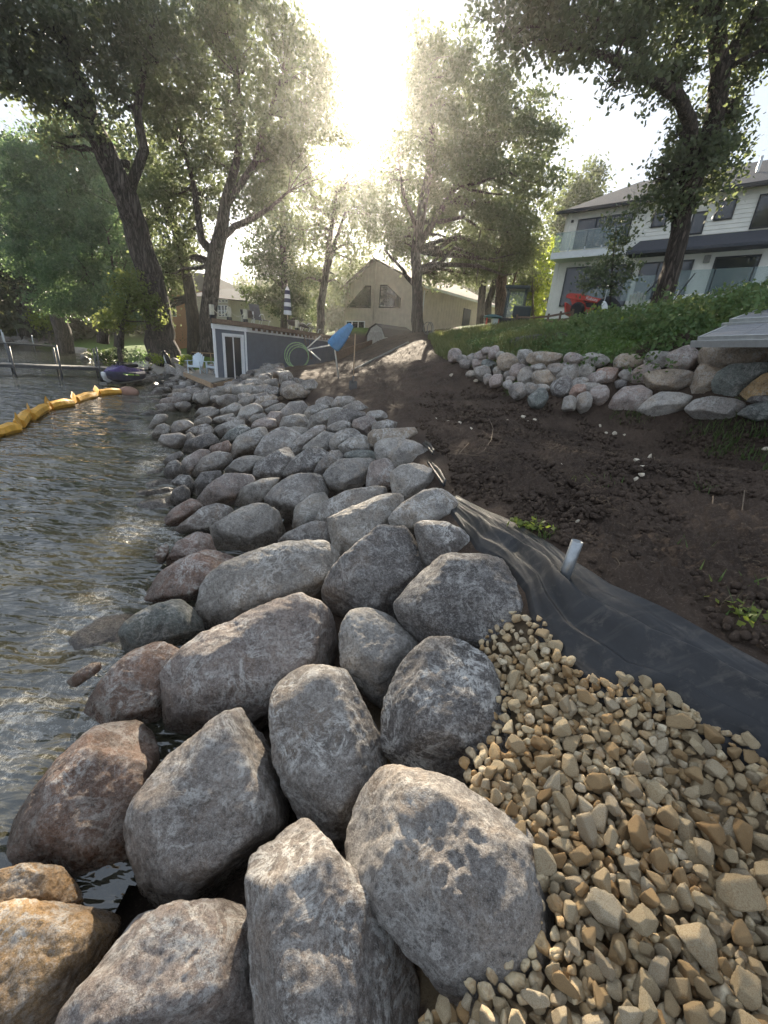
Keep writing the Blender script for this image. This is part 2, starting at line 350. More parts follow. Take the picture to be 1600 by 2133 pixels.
c = g.mix(g.math('MULTIPLY', g.ramp(n_c, [(.25, 1), (.42, 0)]), .6), c, (.010, .008, .006))
lawn = g.mix(g.ramp(g.noise(3, 8, .8, geo), [(.35, 0), (.65, 1)]), (.045, .085, .015), (.11, .17, .03))
sa = g.mix(n_b, (.12, .095, .07), (.26, .21, .16))
at1 = g.n('Attribute', attribute_name='grass').outputs['Fac']; at2 = g.n('Attribute', attribute_name='sand').outputs['Fac']
e1 = g.ramp(g.math('ADD', at1, g.math('MULTIPLY', g.math('SUBTRACT', n_b, .5), .5)), [(.4, 0), (.6, 1)])
c = g.mix(at2, c, sa); c = g.mix(g.n('Attribute', attribute_name='fines').outputs['Fac'], c, g.mix(n_c, (.14, .10, .06), (.30, .23, .14))); c = g.mix(e1, c, lawn)
b = g.bump(n_b, .8, .03); b = g.bump(n_c, .9, .014, b); b = g.bump(n_d, .6, .004, b)
SOIL = g.fin(c, .93, b); g.b.inputs['Specular IOR Level'].default_value = .2
GROUND = link('ground', me, SOIL); tag(GROUND, kind='structure')

# ---------------------------------------------------------------- rocks
_ico = {}
def ico(l):
    if l not in _ico:
        bm = bmesh.new(); bmesh.ops.create_icosphere(bm, subdivisions=l, radius=1)
        _ico[l] = (np.array([v.co[:] for v in bm.verts]), np.array([[v.index for v in f.verts] for f in bm.faces])); bm.free()
    return _ico[l]
def planes_rock(dirs, N, Dd, p):
    a = np.maximum(dirs@N.T, 0)/Dd[None]; m = a.max(1, keepdims=True)+1e-9
    return 1/(m[:, 0]*((a/m)**p).sum(1)**(1/p))
def rough(V, size, rg, amp=1.0):
    o = rg.uniform(0, 90, 3); L = np.linalg.norm(V, axis=1)+1e-9; d = V/L[:, None]; q = V/size
    n = .045*fbm(q*1.1+o, 2)+.042*fbm(q*2.6+o+5, 3)-.045*np.abs(perlin(q*1.9+o+9))-.040*np.abs(perlin(q*4.2+o+19))
    c1 = np.abs(perlin(q*1.6+o+31)); n = n-.018*np.exp(-(c1/.05)**2)*np.clip(perlin(q*1.2+o+3)*6, 0, 1)
    if len(V) > 5000: n = n+.020*fbm(q*9+o, 3)+.012*np.abs(fbm(q*5.+o+40, 3))
    if len(V) > 20000: n = n+.007*fbm(q*30+o, 3)
    return V+d*(n*size*amp)[:, None]
def poly_rock(px, zoff=.0, up_bias=.55, lvl=None, seed=0, down=1.0, dk=1.0, center=None, p=13, amp=1.0, thick=None, W0=None):
    """px: outline seen from the path; returns (mesh, centre)."""
    rg = np.random.default_rng(seed+100); px = np.array(px, float); lo_, hi_ = px.min(0), px.max(0); c = (lo_+hi_)/2
    if center is None:
        g0 = hit(c[0], c[1], off=zoff)
        if g0[2] < .20: g0 = P(c[0], c[1], .20)
    else: g0 = center(c[0], c[1])
    W = CAM-g0; dist = np.linalg.norm(W); W = W/dist; depth = (g0-CAM)@c_f
    U = c_r-W*(c_r@W); U /= np.linalg.norm(U); Vv = np.cross(W, U)
    pts = []
    for q in px:
        qy = c[1]+(q[1]-c[1])*(down if q[1] > c[1] else 1)
        d = ray(q[0], qy); t = ((g0-CAM)@W)/(d@W); r_ = CAM+d*t-g0; pts.append((r_@U, r_@Vv))
    pts = np.array(pts)
    # convex hull
    def hull(P_):
        P_ = sorted(map(tuple, P_)); 
        def half(P_):
            h = []
            for q in P_:
                while len(h) > 1 and (h[-1][0]-h[-2][0])*(q[1]-h[-2][1])-(h[-1][1]-h[-2][1])*(q[0]-h[-2][0]) <= 0: h.pop()
                h.append(q)
            return h
        a = half(P_); b_ = half(P_[::-1]); return np.array(a[:-1]+b_[:-1])
    H_ = hull(pts); A = H_; B = np.roll(H_, -1, 0); e = B-A; Ln = np.linalg.norm(e, axis=1); k = Ln > 1e-5; A, e, Ln = A[k], e[k], Ln[k]
    nn = np.stack([e[:, 1], -e[:, 0]], 1)/Ln[:, None]; mid = H_.mean(0); dd = ((A-mid)*nn).sum(1)
    area = .5*abs(np.sum(H_[:, 0]*np.roll(H_[:, 1], -1)-H_[:, 1]*np.roll(H_[:, 0], -1))); rad = math.sqrt(area/math.pi)
    ext = H_.max(0)-H_.min(0); T = (thick or .82)*rad*dk
    N = []; Dd = []
    for n_, d_ in zip(nn, dd):
        N.append((n_[0], n_[1], 0)); Dd.append(max(d_, rad*.2)*1.06)
        tl = rg.uniform(.45, .95); N.append((n_[0]*math.cos(tl), n_[1]*math.cos(tl), math.sin(tl))); Dd.append(math.hypot(d_*math.cos(tl), T*math.sin(tl))*rg.uniform(.86, .99))
    upl = np.array([np.dot((0, 0, 1), U), np.dot((0, 0, 1), Vv), np.dot((0, 0, 1), W)])
    top = upl*up_bias+np.array([0, 0, 1])*(1-up_bias)+rg.normal(0, .10, 3); top /= np.linalg.norm(top)
    hs = lambda n_: math.sqrt((n_[0]*ext[0]/2)**2+(n_[1]*ext[1]/2)**2+(n_[2]*T)**2)
    N.append(top); Dd.append(hs(top)*.66)
    for _ in range(5):
        n_ = rg.normal(size=3); n_[2] = abs(n_[2])*.9+.1; n_ /= np.linalg.norm(n_)
        if abs(n_[2]) > .3: N.append(n_); Dd.append(hs(n_)*rg.uniform(.64, .88))
    for _ in range(5):
        n_ = rg.normal(size=3); n_[2] = -abs(n_[2])-.5; n_ /= np.linalg.norm(n_); N.append(n_); Dd.append(hs(n_)*rg.uniform(.85, 1))
    N.append((0, 0, -1)); Dd.append(T)
    N = np.array(N); Dd = np.array(Dd); pix = rad/depth*FPX
    l = lvl or (6 if pix > 62 else 5 if pix > 22 else 4 if pix > 9 else 3)
    dirs, F_ = ico(l); rr = planes_rock(dirs, N, Dd, p*rg.uniform(.8, 2.0)); Vl = dirs*rr[:, None]
    sup = (Vl[:, :2]@nn.T).max(0); kx = float(np.average(np.maximum(dd, rad*.2)/np.maximum(sup, 1e-6), weights=Ln)); Vl *= kx; Vl[:, :2] *= 1.09; Vl[:, :2] += mid; Vl *= (dist+T*.45)/dist
    Bm = np.stack([U, Vv, W], 1); Vw = Vl@Bm.T; Vw = rough(Vw, rad, rg, amp)
    cen = g0-W*T*.45
    return Vw, F_, cen, rad
GREY = [(.225,.205,.182),(.25,.23,.205),(.20,.182,.165),(.27,.25,.23),(.215,.19,.17)]
CLR = dict(g=None, d=(.115,.105,.10), w=(.30,.285,.26), r=(.25,.158,.12), o=(.42,.27,.12), b=(.22,.135,.095), n=(.125,.145,.135), p=(.28,.232,.21), t=(.28,.225,.165), l=(.25,.235,.21), v=(.215,.178,.158))  # o: golden stone tone, also the warm sunlight painted on the corner rocks
TONE = dict(g='grey', d='dark grey', w='pale grey', r='reddish brown', o='golden brown', b='dark brown', n='dark greenish', p='pinkish grey', t='tan', l='light grey', v='purplish brown')
def add_rock(name, px, ck, label, cat, group, seed, mat=ROCK, **kw):
    V, F_, cen, rad = poly_rock(px, seed=seed, **kw); me = mk_mesh(name, V, F_); o = link(name, me, mat, None, cen)
    rg = np.random.default_rng(seed); c = CLR[ck] or GREY[rg.integers(len(GREY))]; j = rg.uniform(.88, 1.14)
    o.color = (*[min(1, k*j) for k in c], 1); tag(o, label, cat, group); return o, cen, rad
# ---------------------------------------------------------------- riprap boulders
G_R = 'boulders of the shoreline riprap'
HERO = [  # first two: warm sunlight put into their stone colour
('o','mossy dark lump of rock with golden sunlight in its colour at the near lower left corner',[(-60,1830),(0,1822),(60,1800),(125,1808),(160,1845),(170,1875),(135,1905),(50,1912),(-60,1905)]),
('o','large boulder with golden sunlight put into its colour filling the lower left corner beside the grey one',[(-120,1885),(60,1880),(130,1893),(238,1900),(250,1908),(205,1960),(185,2010),(180,2050),(130,2110),(110,2240),(-120,2240)]),
('b','wet reddish brown boulder sloping into the water just above the golden corner rock',[(20,1760),(40,1690),(110,1600),(180,1530),(240,1500),(285,1497),(320,1535),(325,1590),(305,1650),(290,1740),(285,1820),(220,1850),(140,1850),(60,1810)]),
('g','big grey boulder with tan back and chipped foot beside the wet brown one',[(270,1725),(300,1650),(370,1570),(450,1510),(520,1482),(550,1490),(572,1540),(600,1640),(600,1670),(548,1720),(526,1800),(524,1880),(430,1892),(345,1888),(310,1840),(285,1790)]),
('v','streaky purplish grey boulder at the bottom edge, left of the triangular one',[(95,2240),(150,2080),(220,1990),(290,1905),(380,1888),(470,1882),(520,1900),(532,1960),(537,2060),(540,2240)]),
('g','tall triangular dark grey boulder with a white-streaked left edge at the bottom',[(524,1760),(545,1680),(580,1664),(605,1667),(660,1740),(720,1810),(790,1900),(850,1990),(872,2050),(862,2140),(830,2240),(560,2240),(540,2100),(528,1960)]),
('g','upright grey boulder with white splashes narrowing towards its foot, mid foreground',[(568,1480),(580,1430),(620,1398),(670,1394),(720,1410),(740,1450),(770,1500),(800,1560),(800,1620),(780,1700),(740,1752),(690,1750),(640,1700),(600,1640),(575,1560)]),
('g','largest near boulder, egg shaped with a brown stain, lying against the gravel',[(727,1730),(750,1660),(800,1608),(880,1615),(960,1640),(1030,1690),(1090,1740),(1150,1830),(1174,1900),(1150,1970),(1090,2040),(1040,2072),(980,2082),(920,2040),(850,1960),(780,1880),(735,1800)]),
('d','round dark boulder with a tan cap beside the narrow top of the gravel',[(802,1540),(810,1450),(850,1380),(900,1338),(950,1338),(1020,1380),(1060,1430),(1084,1500),(1062,1560),(1020,1602),(960,1617),(880,1622),(830,1590)]),
('w','small pale speckled wedge boulder between the purplish slab and the round dark one',[(710,1345),(715,1300),(740,1268),(780,1266),(820,1290),(869,1345),(855,1390),(825,1430),(795,1465),(750,1430),(716,1385)]),
('d','broad flat-topped dark boulder touching the black sheet, a white pebble on it',[(822,1270),(840,1240),(880,1195),(920,1160),(980,1154),(1060,1170),(1110,1215),(1123,1270),(1115,1315),(1075,1350),(1035,1373),(960,1352),(900,1338),(850,1322)]),
('d','pointed dark grey boulder left of the flat-topped one by the sheet',[(671,1240),(690,1190),(740,1140),(790,1102),(840,1102),(870,1140),(898,1185),(860,1225),(830,1250),(820,1288),(760,1276),(700,1308),(680,1285)]),
('l','wide smooth flat oval slab with a greenish grey top, third row from the water',[(412,1270),(430,1210),(480,1170),(560,1140),(640,1130),(690,1134),(713,1170),(702,1210),(672,1250),(620,1258),(540,1298),(450,1320),(420,1305)]),
('v','huge flat-faced purplish brown slab tilted in the middle of the near pile',[(347,1400),(400,1340),(480,1300),(560,1265),(620,1244),(672,1270),(702,1320),(714,1380),(690,1402),(640,1405),(578,1450),(560,1492),(480,1506),(395,1566),(360,1540),(354,1460)]),
('b','wet dark brown boulder at the water left of the huge purplish slab',[(170,1500),(205,1430),(260,1370),(330,1338),(392,1330),(376,1372),(350,1398),(362,1460),(345,1510),(290,1530),(200,1540)]),
('n','wet greenish grey boulder awash at the waterline',[(232,1335),(270,1290),(320,1262),(370,1250),(405,1275),(421,1320),(390,1336),(330,1342),(250,1372)]),
('r','wet reddish boulder with a flat top running down into the foam',[(300,1250),(340,1190),(390,1160),(440,1147),(490,1160),(507,1180),(452,1217),(416,1258),(370,1258)]),
('r','smaller reddish boulder behind the flat red one at the waterline',[(345,1175),(370,1130),(410,1110),(445,1114),(452,1152),(400,1165),(350,1192)]),
('l','large grey boulder with a pink lower face and a notched left corner',[(443,1098),(474,1083),(507,1059),(540,1050),(579,1067),(611,1109),(568,1144),(507,1170),(476,1156),(452,1138)]),
('g','loaf-shaped grey boulder at the waterline with a dark underside',[(362,1110),(380,1090),(420,1060),(450,1050),(480,1060),(486,1075),(460,1085),(446,1110),(385,1118)]),
]
MIDR = [
('r',[(325,1096),(360,1060),(395,1040),(415,1041),(421,1055),(380,1087)]),
('g',[(558,1144),(600,1110),(650,1088),(686,1090),(692,1110),(690,1130),(640,1136),(590,1146)]),
('l',[(685,1081),(740,1062),(790,1034),(830,1033),(839,1048),(802,1090),(797,1118),(752,1152),(715,1165),(694,1130)]),
('w',[(811,1078),(840,1050),(880,1025),(930,1017),(951,1030),(949,1070),(930,1087),(890,1092),(860,1122),(830,1102)]),
('g',[(865,1095),(885,1085),(930,1090),(970,1110),(991,1140),(986,1158),(940,1164),(902,1184),(877,1152)]),
('g',[(663,1075),(680,1045),(720,1025),(780,1013),(826,1018),(836,1032),(790,1038),(740,1064),(690,1087)]),
('l',[(611,1090),(618,1055),(650,1032),(696,1022),(692,1042),(667,1077),(662,1092),(620,1110)]),
('g',[(552,1040),(572,1014),(601,994),(627,987),(660,988),(688,1006),(692,1022),(650,1037),(625,1058),(612,1086),(585,1080),(560,1058)]),
('l',[(486,1045),(500,1020),(540,1000),(581,996),(572,1020),(554,1042),(550,1056),(500,1065)]),
('p',[(408,1045),(430,1015),(470,988),(520,990),(533,1000),(502,1022),(487,1044),(474,1066),(430,1056)]),
('d',[(351,1035),(365,1018),(385,1010),(396,1020),(395,1040),(370,1048)]),
('d',[(355,1005),(375,990),(395,991),(404,1005),(402,1028),(372,1014)]),
('d',[(402,1010),(420,985),(470,980),(458,1002),(432,1017),(410,1032)]),
('p',[(373,972),(385,955),(415,938),(432,938),(437,944),(408,966),(397,984),(398,998),(381,992)]),
('g',[(392,981),(415,958),(449,941),(477,945),(483,962),(463,978),(427,987),(404,999)]),
('l',[(460,985),(491,958),(512,949),(552,951),(534,980),(521,993),(470,990)]),
('d',[(528,994),(536,964),(566,945),(593,934),(616,938),(621,951),(596,975),(586,1000),(560,1004)]),
('l',[(484,930),(495,911),(529,894),(576,884),(586,892),(551,915),(536,938),(502,948),(480,953)]),
('g',[(533,938),(553,909),(585,891),(633,891),(647,900),(608,924),(608,940),(566,953),(549,953)]),
('r',[(436,938),(440,930),(466,926),(481,916),(489,924),(480,946),(449,947)]),
('d',[(380,943),(391,919),(419,907),(449,900),(466,909),(459,924),(427,932),(402,945),(385,950)]),
('g',[(378,917),(385,907),(396,900),(409,904),(393,919),(391,930),(379,928)]),
('g',[(328,923),(338,907),(372,903),(385,909),(381,926),(364,934),(342,934)]),
('l',[(316,904),(328,887),(342,882),(356,890),(355,904),(340,914),(325,914)]),
('g',[(348,902),(364,879),(402,872),(404,885),(385,906),(360,908)]),
('l',[(304,895),(315,879),(325,864),(342,860),(350,868),(340,883),(313,896)]),
('g',[(384,901),(402,890),(427,883),(437,887),(415,906),(398,911)]),
('g',[(409,905),(421,894),(438,887),(453,892),(438,904),(415,913)]),
('w',[(440,899),(455,887),(481,877),(516,874),(517,885),(483,899),(466,911),(453,912)]),
('n',[(456,919),(476,898),(502,885),(525,890),(510,904),(493,922),(470,925)]),
('l',[(399,887),(410,875),(436,866),(444,870),(438,885),(419,889)]),
('l',[(401,876),(419,864),(453,853),(457,858),(440,870),(410,880)]),
('l',[(439,879),(449,870),(483,861),(489,866),(472,878),(453,886)]),
('g',[(463,879),(478,870),(498,868),(502,873),(485,882)]),
('w',[(405,864),(415,851),(438,847),(451,851),(434,864),(410,871)]),
('l',[(450,866),(461,853),(491,838),(507,847),(493,862),(481,865),(457,872)]),
('w',[(492,866),(504,849),(529,841),(543,845),(551,856),(531,869),(512,877)]),
('g',[(518,873),(529,864),(551,860),(559,866),(546,873),(525,881)]),
('p',[(524,887),(534,876),(551,870),(577,875),(585,885),(567,890),(534,896)]),
('l',[(584,887),(591,870),(619,863),(641,866),(646,879),(642,893),(602,896)]),
('g',[(579,870),(583,858),(604,839),(641,834),(647,850),(642,865),(597,871)]),
('p',[(552,866),(559,858),(583,858),(586,868),(579,880),(559,878)]),
('l',[(550,853),(572,843),(595,838),(602,845),(585,859),(561,861)]),
('g',[(541,849),(540,843),(555,834),(574,833),(582,836),(556,852)]),
('t',[(528,839),(544,826),(574,821),(584,826),(568,837),(540,846)]),
('l',[(494,839),(504,830),(529,821),(547,822),(531,842),(508,848)]),
('g',[(550,822),(553,811),(572,805),(586,811),(589,820),(566,827)]),
('t',[(584,819),(593,807),(619,799),(646,808),(652,815),(634,825),(597,827)]),
('g',[(522,815),(529,805),(555,801),(569,805),(556,820),(534,825)]),
('l',[(642,886),(647,868),(674,854),(701,849),(713,852),(681,870),(674,885),(658,894)]),
('d',[(671,877),(690,866),(721,852),(758,857),(761,867),(741,878),(726,883),(690,889)]),
('w',[(634,859),(643,848),(665,840),(687,848),(658,861),(645,873)]),
('g',[(657,843),(654,834),(679,826),(700,830),(692,846),(683,851)]),
('g',[(687,845),(703,827),(726,825),(745,832),(737,842),(712,855)]),
('g',[(707,852),(733,839),(746,834),(761,845),(772,852),(763,861),(726,857)]),
('g',[(761,867),(766,857),(793,855),(807,863),(806,874),(787,878)]),
('p',[(734,886),(737,875),(766,866),(790,872),(773,888),(768,908),(744,897)]),
('g',[(770,896),(775,881),(807,875),(828,881),(818,895),(793,899)]),
('t',[(767,906),(780,895),(865,891),(874,906),(861,920),(802,920),(780,930)]),
('w',[(781,931),(791,920),(825,912),(859,919),(892,938),(902,948),(889,965),(865,972),(823,978),(798,961),(788,955)]),
('w',[(817,985),(838,970),(870,967),(900,978),(917,1000),(916,1017),(880,1029),(850,1042),(825,1028),(817,1002)]),
('g',[(678,896),(686,886),(712,876),(734,881),(729,895),(701,903)]),
('l',[(687,926),(690,911),(708,897),(735,892),(754,899),(750,916),(712,933),(697,937)]),
('l',[(702,931),(726,915),(753,905),(772,917),(778,940),(735,946),(717,951)]),
('g',[(603,928),(627,908),(656,888),(675,886),(678,895),(654,915),(620,942),(612,942)]),
('l',[(617,950),(636,927),(674,899),(698,904),(690,924),(685,933),(645,942)]),
('d',[(590,985),(601,970),(609,958),(643,934),(677,928),(692,938),(658,956),(656,984),(613,996)]),
('g',[(655,980),(665,962),(690,939),(709,938),(717,949),(714,962),(685,981),(674,996)]),
('n',[(716,951),(721,943),(748,937),(779,940),(789,957),(757,960)]),
('w',[(675,991),(690,971),(712,957),(744,955),(781,958),(759,978),(759,1003),(735,1016),(715,1024),(690,1014)]),
('p',[(756,980),(771,965),(807,955),(817,967),(822,985),(822,1008),(790,1016),(765,1008)]),
('l',[(598,907),(597,893),(613,889),(644,893),(640,901),(613,918),(600,921)]),
('d',[(340,985),(350,965),(368,958),(382,972),(378,992),(360,998)]),
('d',[(338,962),(352,948),(376,940),(384,948),(372,960),(352,968)]),
('b',[(130,1422),(160,1400),(190,1382),(215,1380),(205,1400),(160,1424)]),
('b',[(320,1160),(335,1138),(352,1132),(350,1158),(338,1172)]),
]
allr = []
for i, (ck, lab, px) in enumerate(HERO):
    o, cen, rad = add_rock('boulder', px, ck, lab, 'boulder', G_R, 10+i, up_bias=.5, down=1.06, dk=1.12, zoff=.12, lvl=6, p=24)
    allr.append((cen, rad, px, o))
midlist = []
for i, (ck, px) in enumerate(MIDR):
    o, cen, rad = add_rock('boulder', px, ck, None, 'boulder', G_R, 60+i, up_bias=.4, down=1.28, dk=1.15, zoff=.10, p=18)
    allr.append((cen, rad, px, o)); midlist.append((cen, rad, ck, o))
# the far part of the bank, where no single outline is traced
done = [np.array(a[2]) for a in allr]
def ell(cx_, cy_, a, b, ang, rg, n=9):
    t = np.arange(n)*2*np.pi/n+rg.uniform(0, .5); rr = 1+rg.normal(0, .07, n); x = a*np.cos(t)*rr; y = b*np.sin(t)*rr; ca, sa = math.cos(ang), math.sin(ang)
    return np.stack([cx_+x*ca-y*sa, cy_+x*sa+y*ca], 1)
rg = np.random.default_rng(41); pts = []
for _ in range(9000):
    yy = rg.uniform(-1.5, 25.5); a, b = cx(SHORE, yy)-.75, cx(CREST, yy)-.1; xx = rg.uniform(a, b)
    if -1.2 < xx and yy < .95: continue
    if yy < 14.5 and xx > a+1.0 and yy > .9: continue
    s = rg.uniform(.24, .40)
    if any(np.hypot(xx-q[0], yy-q[1]) < (s+q[2])*.78 for q in pts): continue
    if any(np.hypot(xx-c_[0], yy-c_[1]) < (s+r_)*.62 for c_, r_, _, _ in allr): continue
    zz = gz1(xx, yy)+.16; u_, v_ = proj((xx, yy, zz))
    if yy > .1 and any(pin(u_, v_, d) for d in done): continue
    pts.append((xx, yy, s))
pts = pts[:170]
for i, (xx, yy, s) in enumerate(pts):
    zz = gz1(xx, yy)+.12; dirs, F_ = ico(4 if yy > 10 else 5); r2_ = np.random.default_rng(900+i)
    N = r2_.normal(size=(20, 3)); N /= np.linalg.norm(N, axis=1)[:, None]; N[0] = (0, -.3, .95); ax = np.array([r2_.uniform(.95, 1.35), r2_.uniform(.75, 1), r2_.uniform(.55, .8)])*s
    Dd = np.sqrt(((N*ax)**2).sum(1))*r2_.uniform(.8, 1, 20); Dd[0] *= .9
    V = dirs*planes_rock(dirs, N, Dd, 12)[:, None]; V = rough(V, s, r2_); th = -2.1+r2_.normal(0, .35)
    ca, sa = math.cos(th), math.sin(th); V = V@np.array([[ca, sa, 0], [-sa, ca, 0], [0, 0, 1]])
    o = link('boulder', mk_mesh('boulder', V, F_), ROCK, None, (xx, yy, zz)); ck = str(r2_.choice(list('ggglldwpt')))
    if cx(SHORE, yy)+.5 > xx: ck = 'd'
    c = CLR[ck] or GREY[i % 5]; o.color = (*c, 1); tag(o, None, 'boulder', G_R); midlist.append((np.array([xx, yy, zz]), s, ck, o))
ORD = ['first', 'second', 'third', 'fourth', 'fifth', 'sixth', 'seventh', 'eighth', 'ninth', 'tenth', 'eleventh', 'twelfth', 'thirteenth', 'fourteenth', 'fifteenth']
NUM = ['no', 'one', 'two', 'three', 'four', 'five', 'six', 'seven', 'eight', 'nine', 'ten', 'eleven', 'twelve', 'thirteen', 'fourteen', 'fifteen', 'sixteen', 'seventeen', 'eighteen', 'nineteen', 'twenty', 'twenty-one', 'twenty-two', 'twenty-three', 'twenty-four', 'twenty-five', 'twenty-six', 'twenty-seven']
rows = {}
for m_ in midlist: rows.setdefault(max(0, int(round(m_[0][1]))), []).append(m_)
for k, L in rows.items():
    L.sort(key=lambda q: q[0][0])
    for j, (cen, rad, ck, o) in enumerate(L):
        sz = 'small' if rad < .27 else 'large' if rad > .45 else 'medium'
        o['label'] = f"{sz} {TONE[ck]} boulder, {ORD[min(j, 14)]} from the water in the row {NUM[min(k, 27)]} metres off"

# ---------------------------------------------------------------- boulder wall on the right
WB = np.array([(1.0,22),(1.75,15),(2.0,13),(2.5,11.4),(3.1,10.0),(4.5,9.35),(5.6,8.5),(6.5,7.2),(7.2,6.2),(8.2,5)])
def wall_center(px, py):
    d = ray(px, py); d = d/np.linalg.norm(d); best = None
    for a, b in zip(WB[:-1], WB[1:]):
        M = np.array([[d[0], a[0]-b[0]], [d[1], a[1]-b[1]]]); 
        if abs(np.linalg.det(M)) < 1e-9: continue
        t, s = np.linalg.solve(M, a)
        if t > 0 and -.001 <= s <= 1.001: best = t if best is None else min(best, t)
    h = hit(px, py, off=.28); th = np.linalg.norm(h-CAM)
    if best is None: return h
    p = CAM+d*best; zg = gz1(*(p[:2]-d[:2]*.2)); best += .28*max(0, p[2]-zg)
    return CAM+d*min(best, th)
L4 = lambda P_: [(930+x/4.848, 700+y/4.848) for x, y in P_]
L5 = lambda P_: [(1240+x/4.444, 680+y/4.444) for x, y in P_]
WL = [(90,190,72,62,0,'p'),(160,230,52,37,0,'g'),(190,280,62,42,.2,'g'),(255,230,42,50,0,'g'),(345,205,62,48,-.5,'p'),(330,270,75,48,-.3,'p'),(410,150,52,38,0,'p'),(480,168,64,50,-.8,'p'),(545,195,45,38,-.5,'l'),(430,290,76,44,.3,'n'),(620,265,98,84,.2,'t'),(800,210,80,66,0,'l'),(360,370,88,66,0,'g'),(245,385,46,32,0,'l'),(530,362,60,52,-.5,'l'),(420,432,55,42,-.9,'g'),(500,452,80,52,-.6,'p'),(620,400,44,42,0,'g'),(622,492,50,40,.3,'l'),(650,435,54,28,0,'g'),
(740,350,98,70,-.4,'p'),(820,410,92,84,-.9,'g'),(930,320,72,46,.1,'g'),(1005,228,176,62,.04,'t'),(1100,335,112,52,0,'g'),(990,430,118,82,0,'t'),(1285,235,96,58,.1,'p'),(1230,372,112,94,.1,'g'),(1410,355,94,72,.1,'g'),(1500,240,126,66,.05,'w'),(720,552,88,74,0,'g'),(850,540,68,58,.3,'g'),(925,630,92,84,-.5,'n'),(970,520,66,34,.1,'g'),(1170,512,108,96,-.6,'d'),(1340,482,86,56,-.3,'g'),(1540,420,115,56,-.2,'p'),(1460,530,108,52,.1,'g'),(1330,560,84,62,-.8,'r'),(1240,685,80,66,-.8,'g'),(1385,665,76,92,.3,'g'),(1540,600,104,84,-.75,'p')]
WR = [('t',[(165,355),(180,290),(250,245),(370,260),(440,300),(440,350),(330,385),(200,395)]),
('r',[(-20,480),(30,400),(120,380),(210,390),(235,430),(190,500),(100,515),(0,520)]),
('l',[(462,290),(500,238),(640,218),(705,240),(660,300),(655,375),(540,380),(475,342)]),
('p',[(630,300),(700,240),(850,178),(980,188),(1000,240),(915,275),(905,405),(760,392),(655,362)]),
('t',[(902,280),(940,220),(1040,193),(1100,213),(1300,170),(1500,174),(1592,220),(1592,300),(1540,345),(1370,320),(1210,388),(1150,372),(1000,350),(905,335)]),
('p',[(313,480),(370,390),(470,343),(560,378),(690,402),(450,435),(440,545),(330,533)]),
('t',[(422,450),(560,413),(750,400),(893,430),(882,560),(822,610),(540,610),(458,565)]),
('t',[(832,622),(870,520),(920,348),(1050,358),(1165,400),(1090,500),(1095,645),(1000,655)]),
('n',[(1083,520),(1130,428),(1250,358),(1400,343),(1592,340),(1592,400),(1480,500),(1330,605),(1290,675),(1150,655),(1098,595)]),
('o',[(1303,652),(1400,560),(1500,500),(1620,400),(1720,500),(1720,640),(1600,690),(1400,705)]),
('p',[(120,745),(180,640),(270,560),(420,546),(522,600),(525,645),(420,760),(250,790)]),
('w',[(372,772),(480,680),(600,613),(780,618),(905,655),(865,745),(700,800),(590,840),(430,810)]),
('g',[(828,772),(930,680),(1080,653),(1300,678),(1425,720),(1360,830),(1100,895),(960,870)]),
('n',[(1318,810),(1420,730),(1600,690),(1720,700),(1720,840),(1500,870)]),
('d',[(1398,692),(1450,648),(1600,638),(1720,690),(1500,715)]),
('g',[(212,450),(250,400),(330,395),(345,430),(310,500),(240,500)]),('d',[(175,520),(230,490),(300,510),(290,560),(200,575)]),
('w',[(1590,250),(1640,240),(1700,270),(1700,330),(1620,340)]),('g',[(445,320),(470,300),(490,340),(480,365),(450,355)])]
WLAB = {}
G_W = 'boulders of the retaining wall'; wr = []
for i, (x_, y_, a, b, an, ck) in enumerate(WL):
    px = ell(930+x_/4.848, 700+y_/4.848, a/4.848*1.14, b/4.848*1.14, an, np.random.default_rng(500+i)); wr.append((ck, px))
for ck, P_ in WR: wr.append((ck, np.array(L5(P_))))
# the part of the wall that runs on past the frame
for k, (u_, v_, a, b) in enumerate([(1665,760,40,26),(1660,820,36,26),(1670,880,44,24),(1735,790,42,30),(1740,860,44,30)]): wr.append(('gtp'[k % 3], ell(u_, v_, a, b, 0, np.random.default_rng(700+k))))
lst = []
for i, (ck, px) in enumerate(wr):
    o, cen, rad = add_rock('wall_boulder', px, ck, None, 'boulder', G_W, 300+i, mat=ROCKW, up_bias=.3, down=1.08, dk=1.0, center=wall_center, p=18, amp=.9)
    o.color = (*[min(.62, k*1.45) for k in o.color[:3]], 1); lst.append((np.mean(px, 0), rad, ck, o))
colm = {}
for q in lst: colm.setdefault(int(q[0][0]//45), []).append(q)
for k, L in colm.items():
    L.sort(key=lambda q: q[0][1]); tot = sorted(colm).index(k)
    for j, (c, rad, ck, o) in enumerate(L):
        pos = 'topmost' if j == 0 else 'lowest' if j == len(L)-1 else ORD[j]+' from the top'
        sz = 'small' if rad < .2 else 'large' if rad > .4 else 'medium'
        o['label'] = f"{sz} {TONE[ck]} wall boulder, {pos} in the {ORD[min(tot, 14)]} stack from the left"

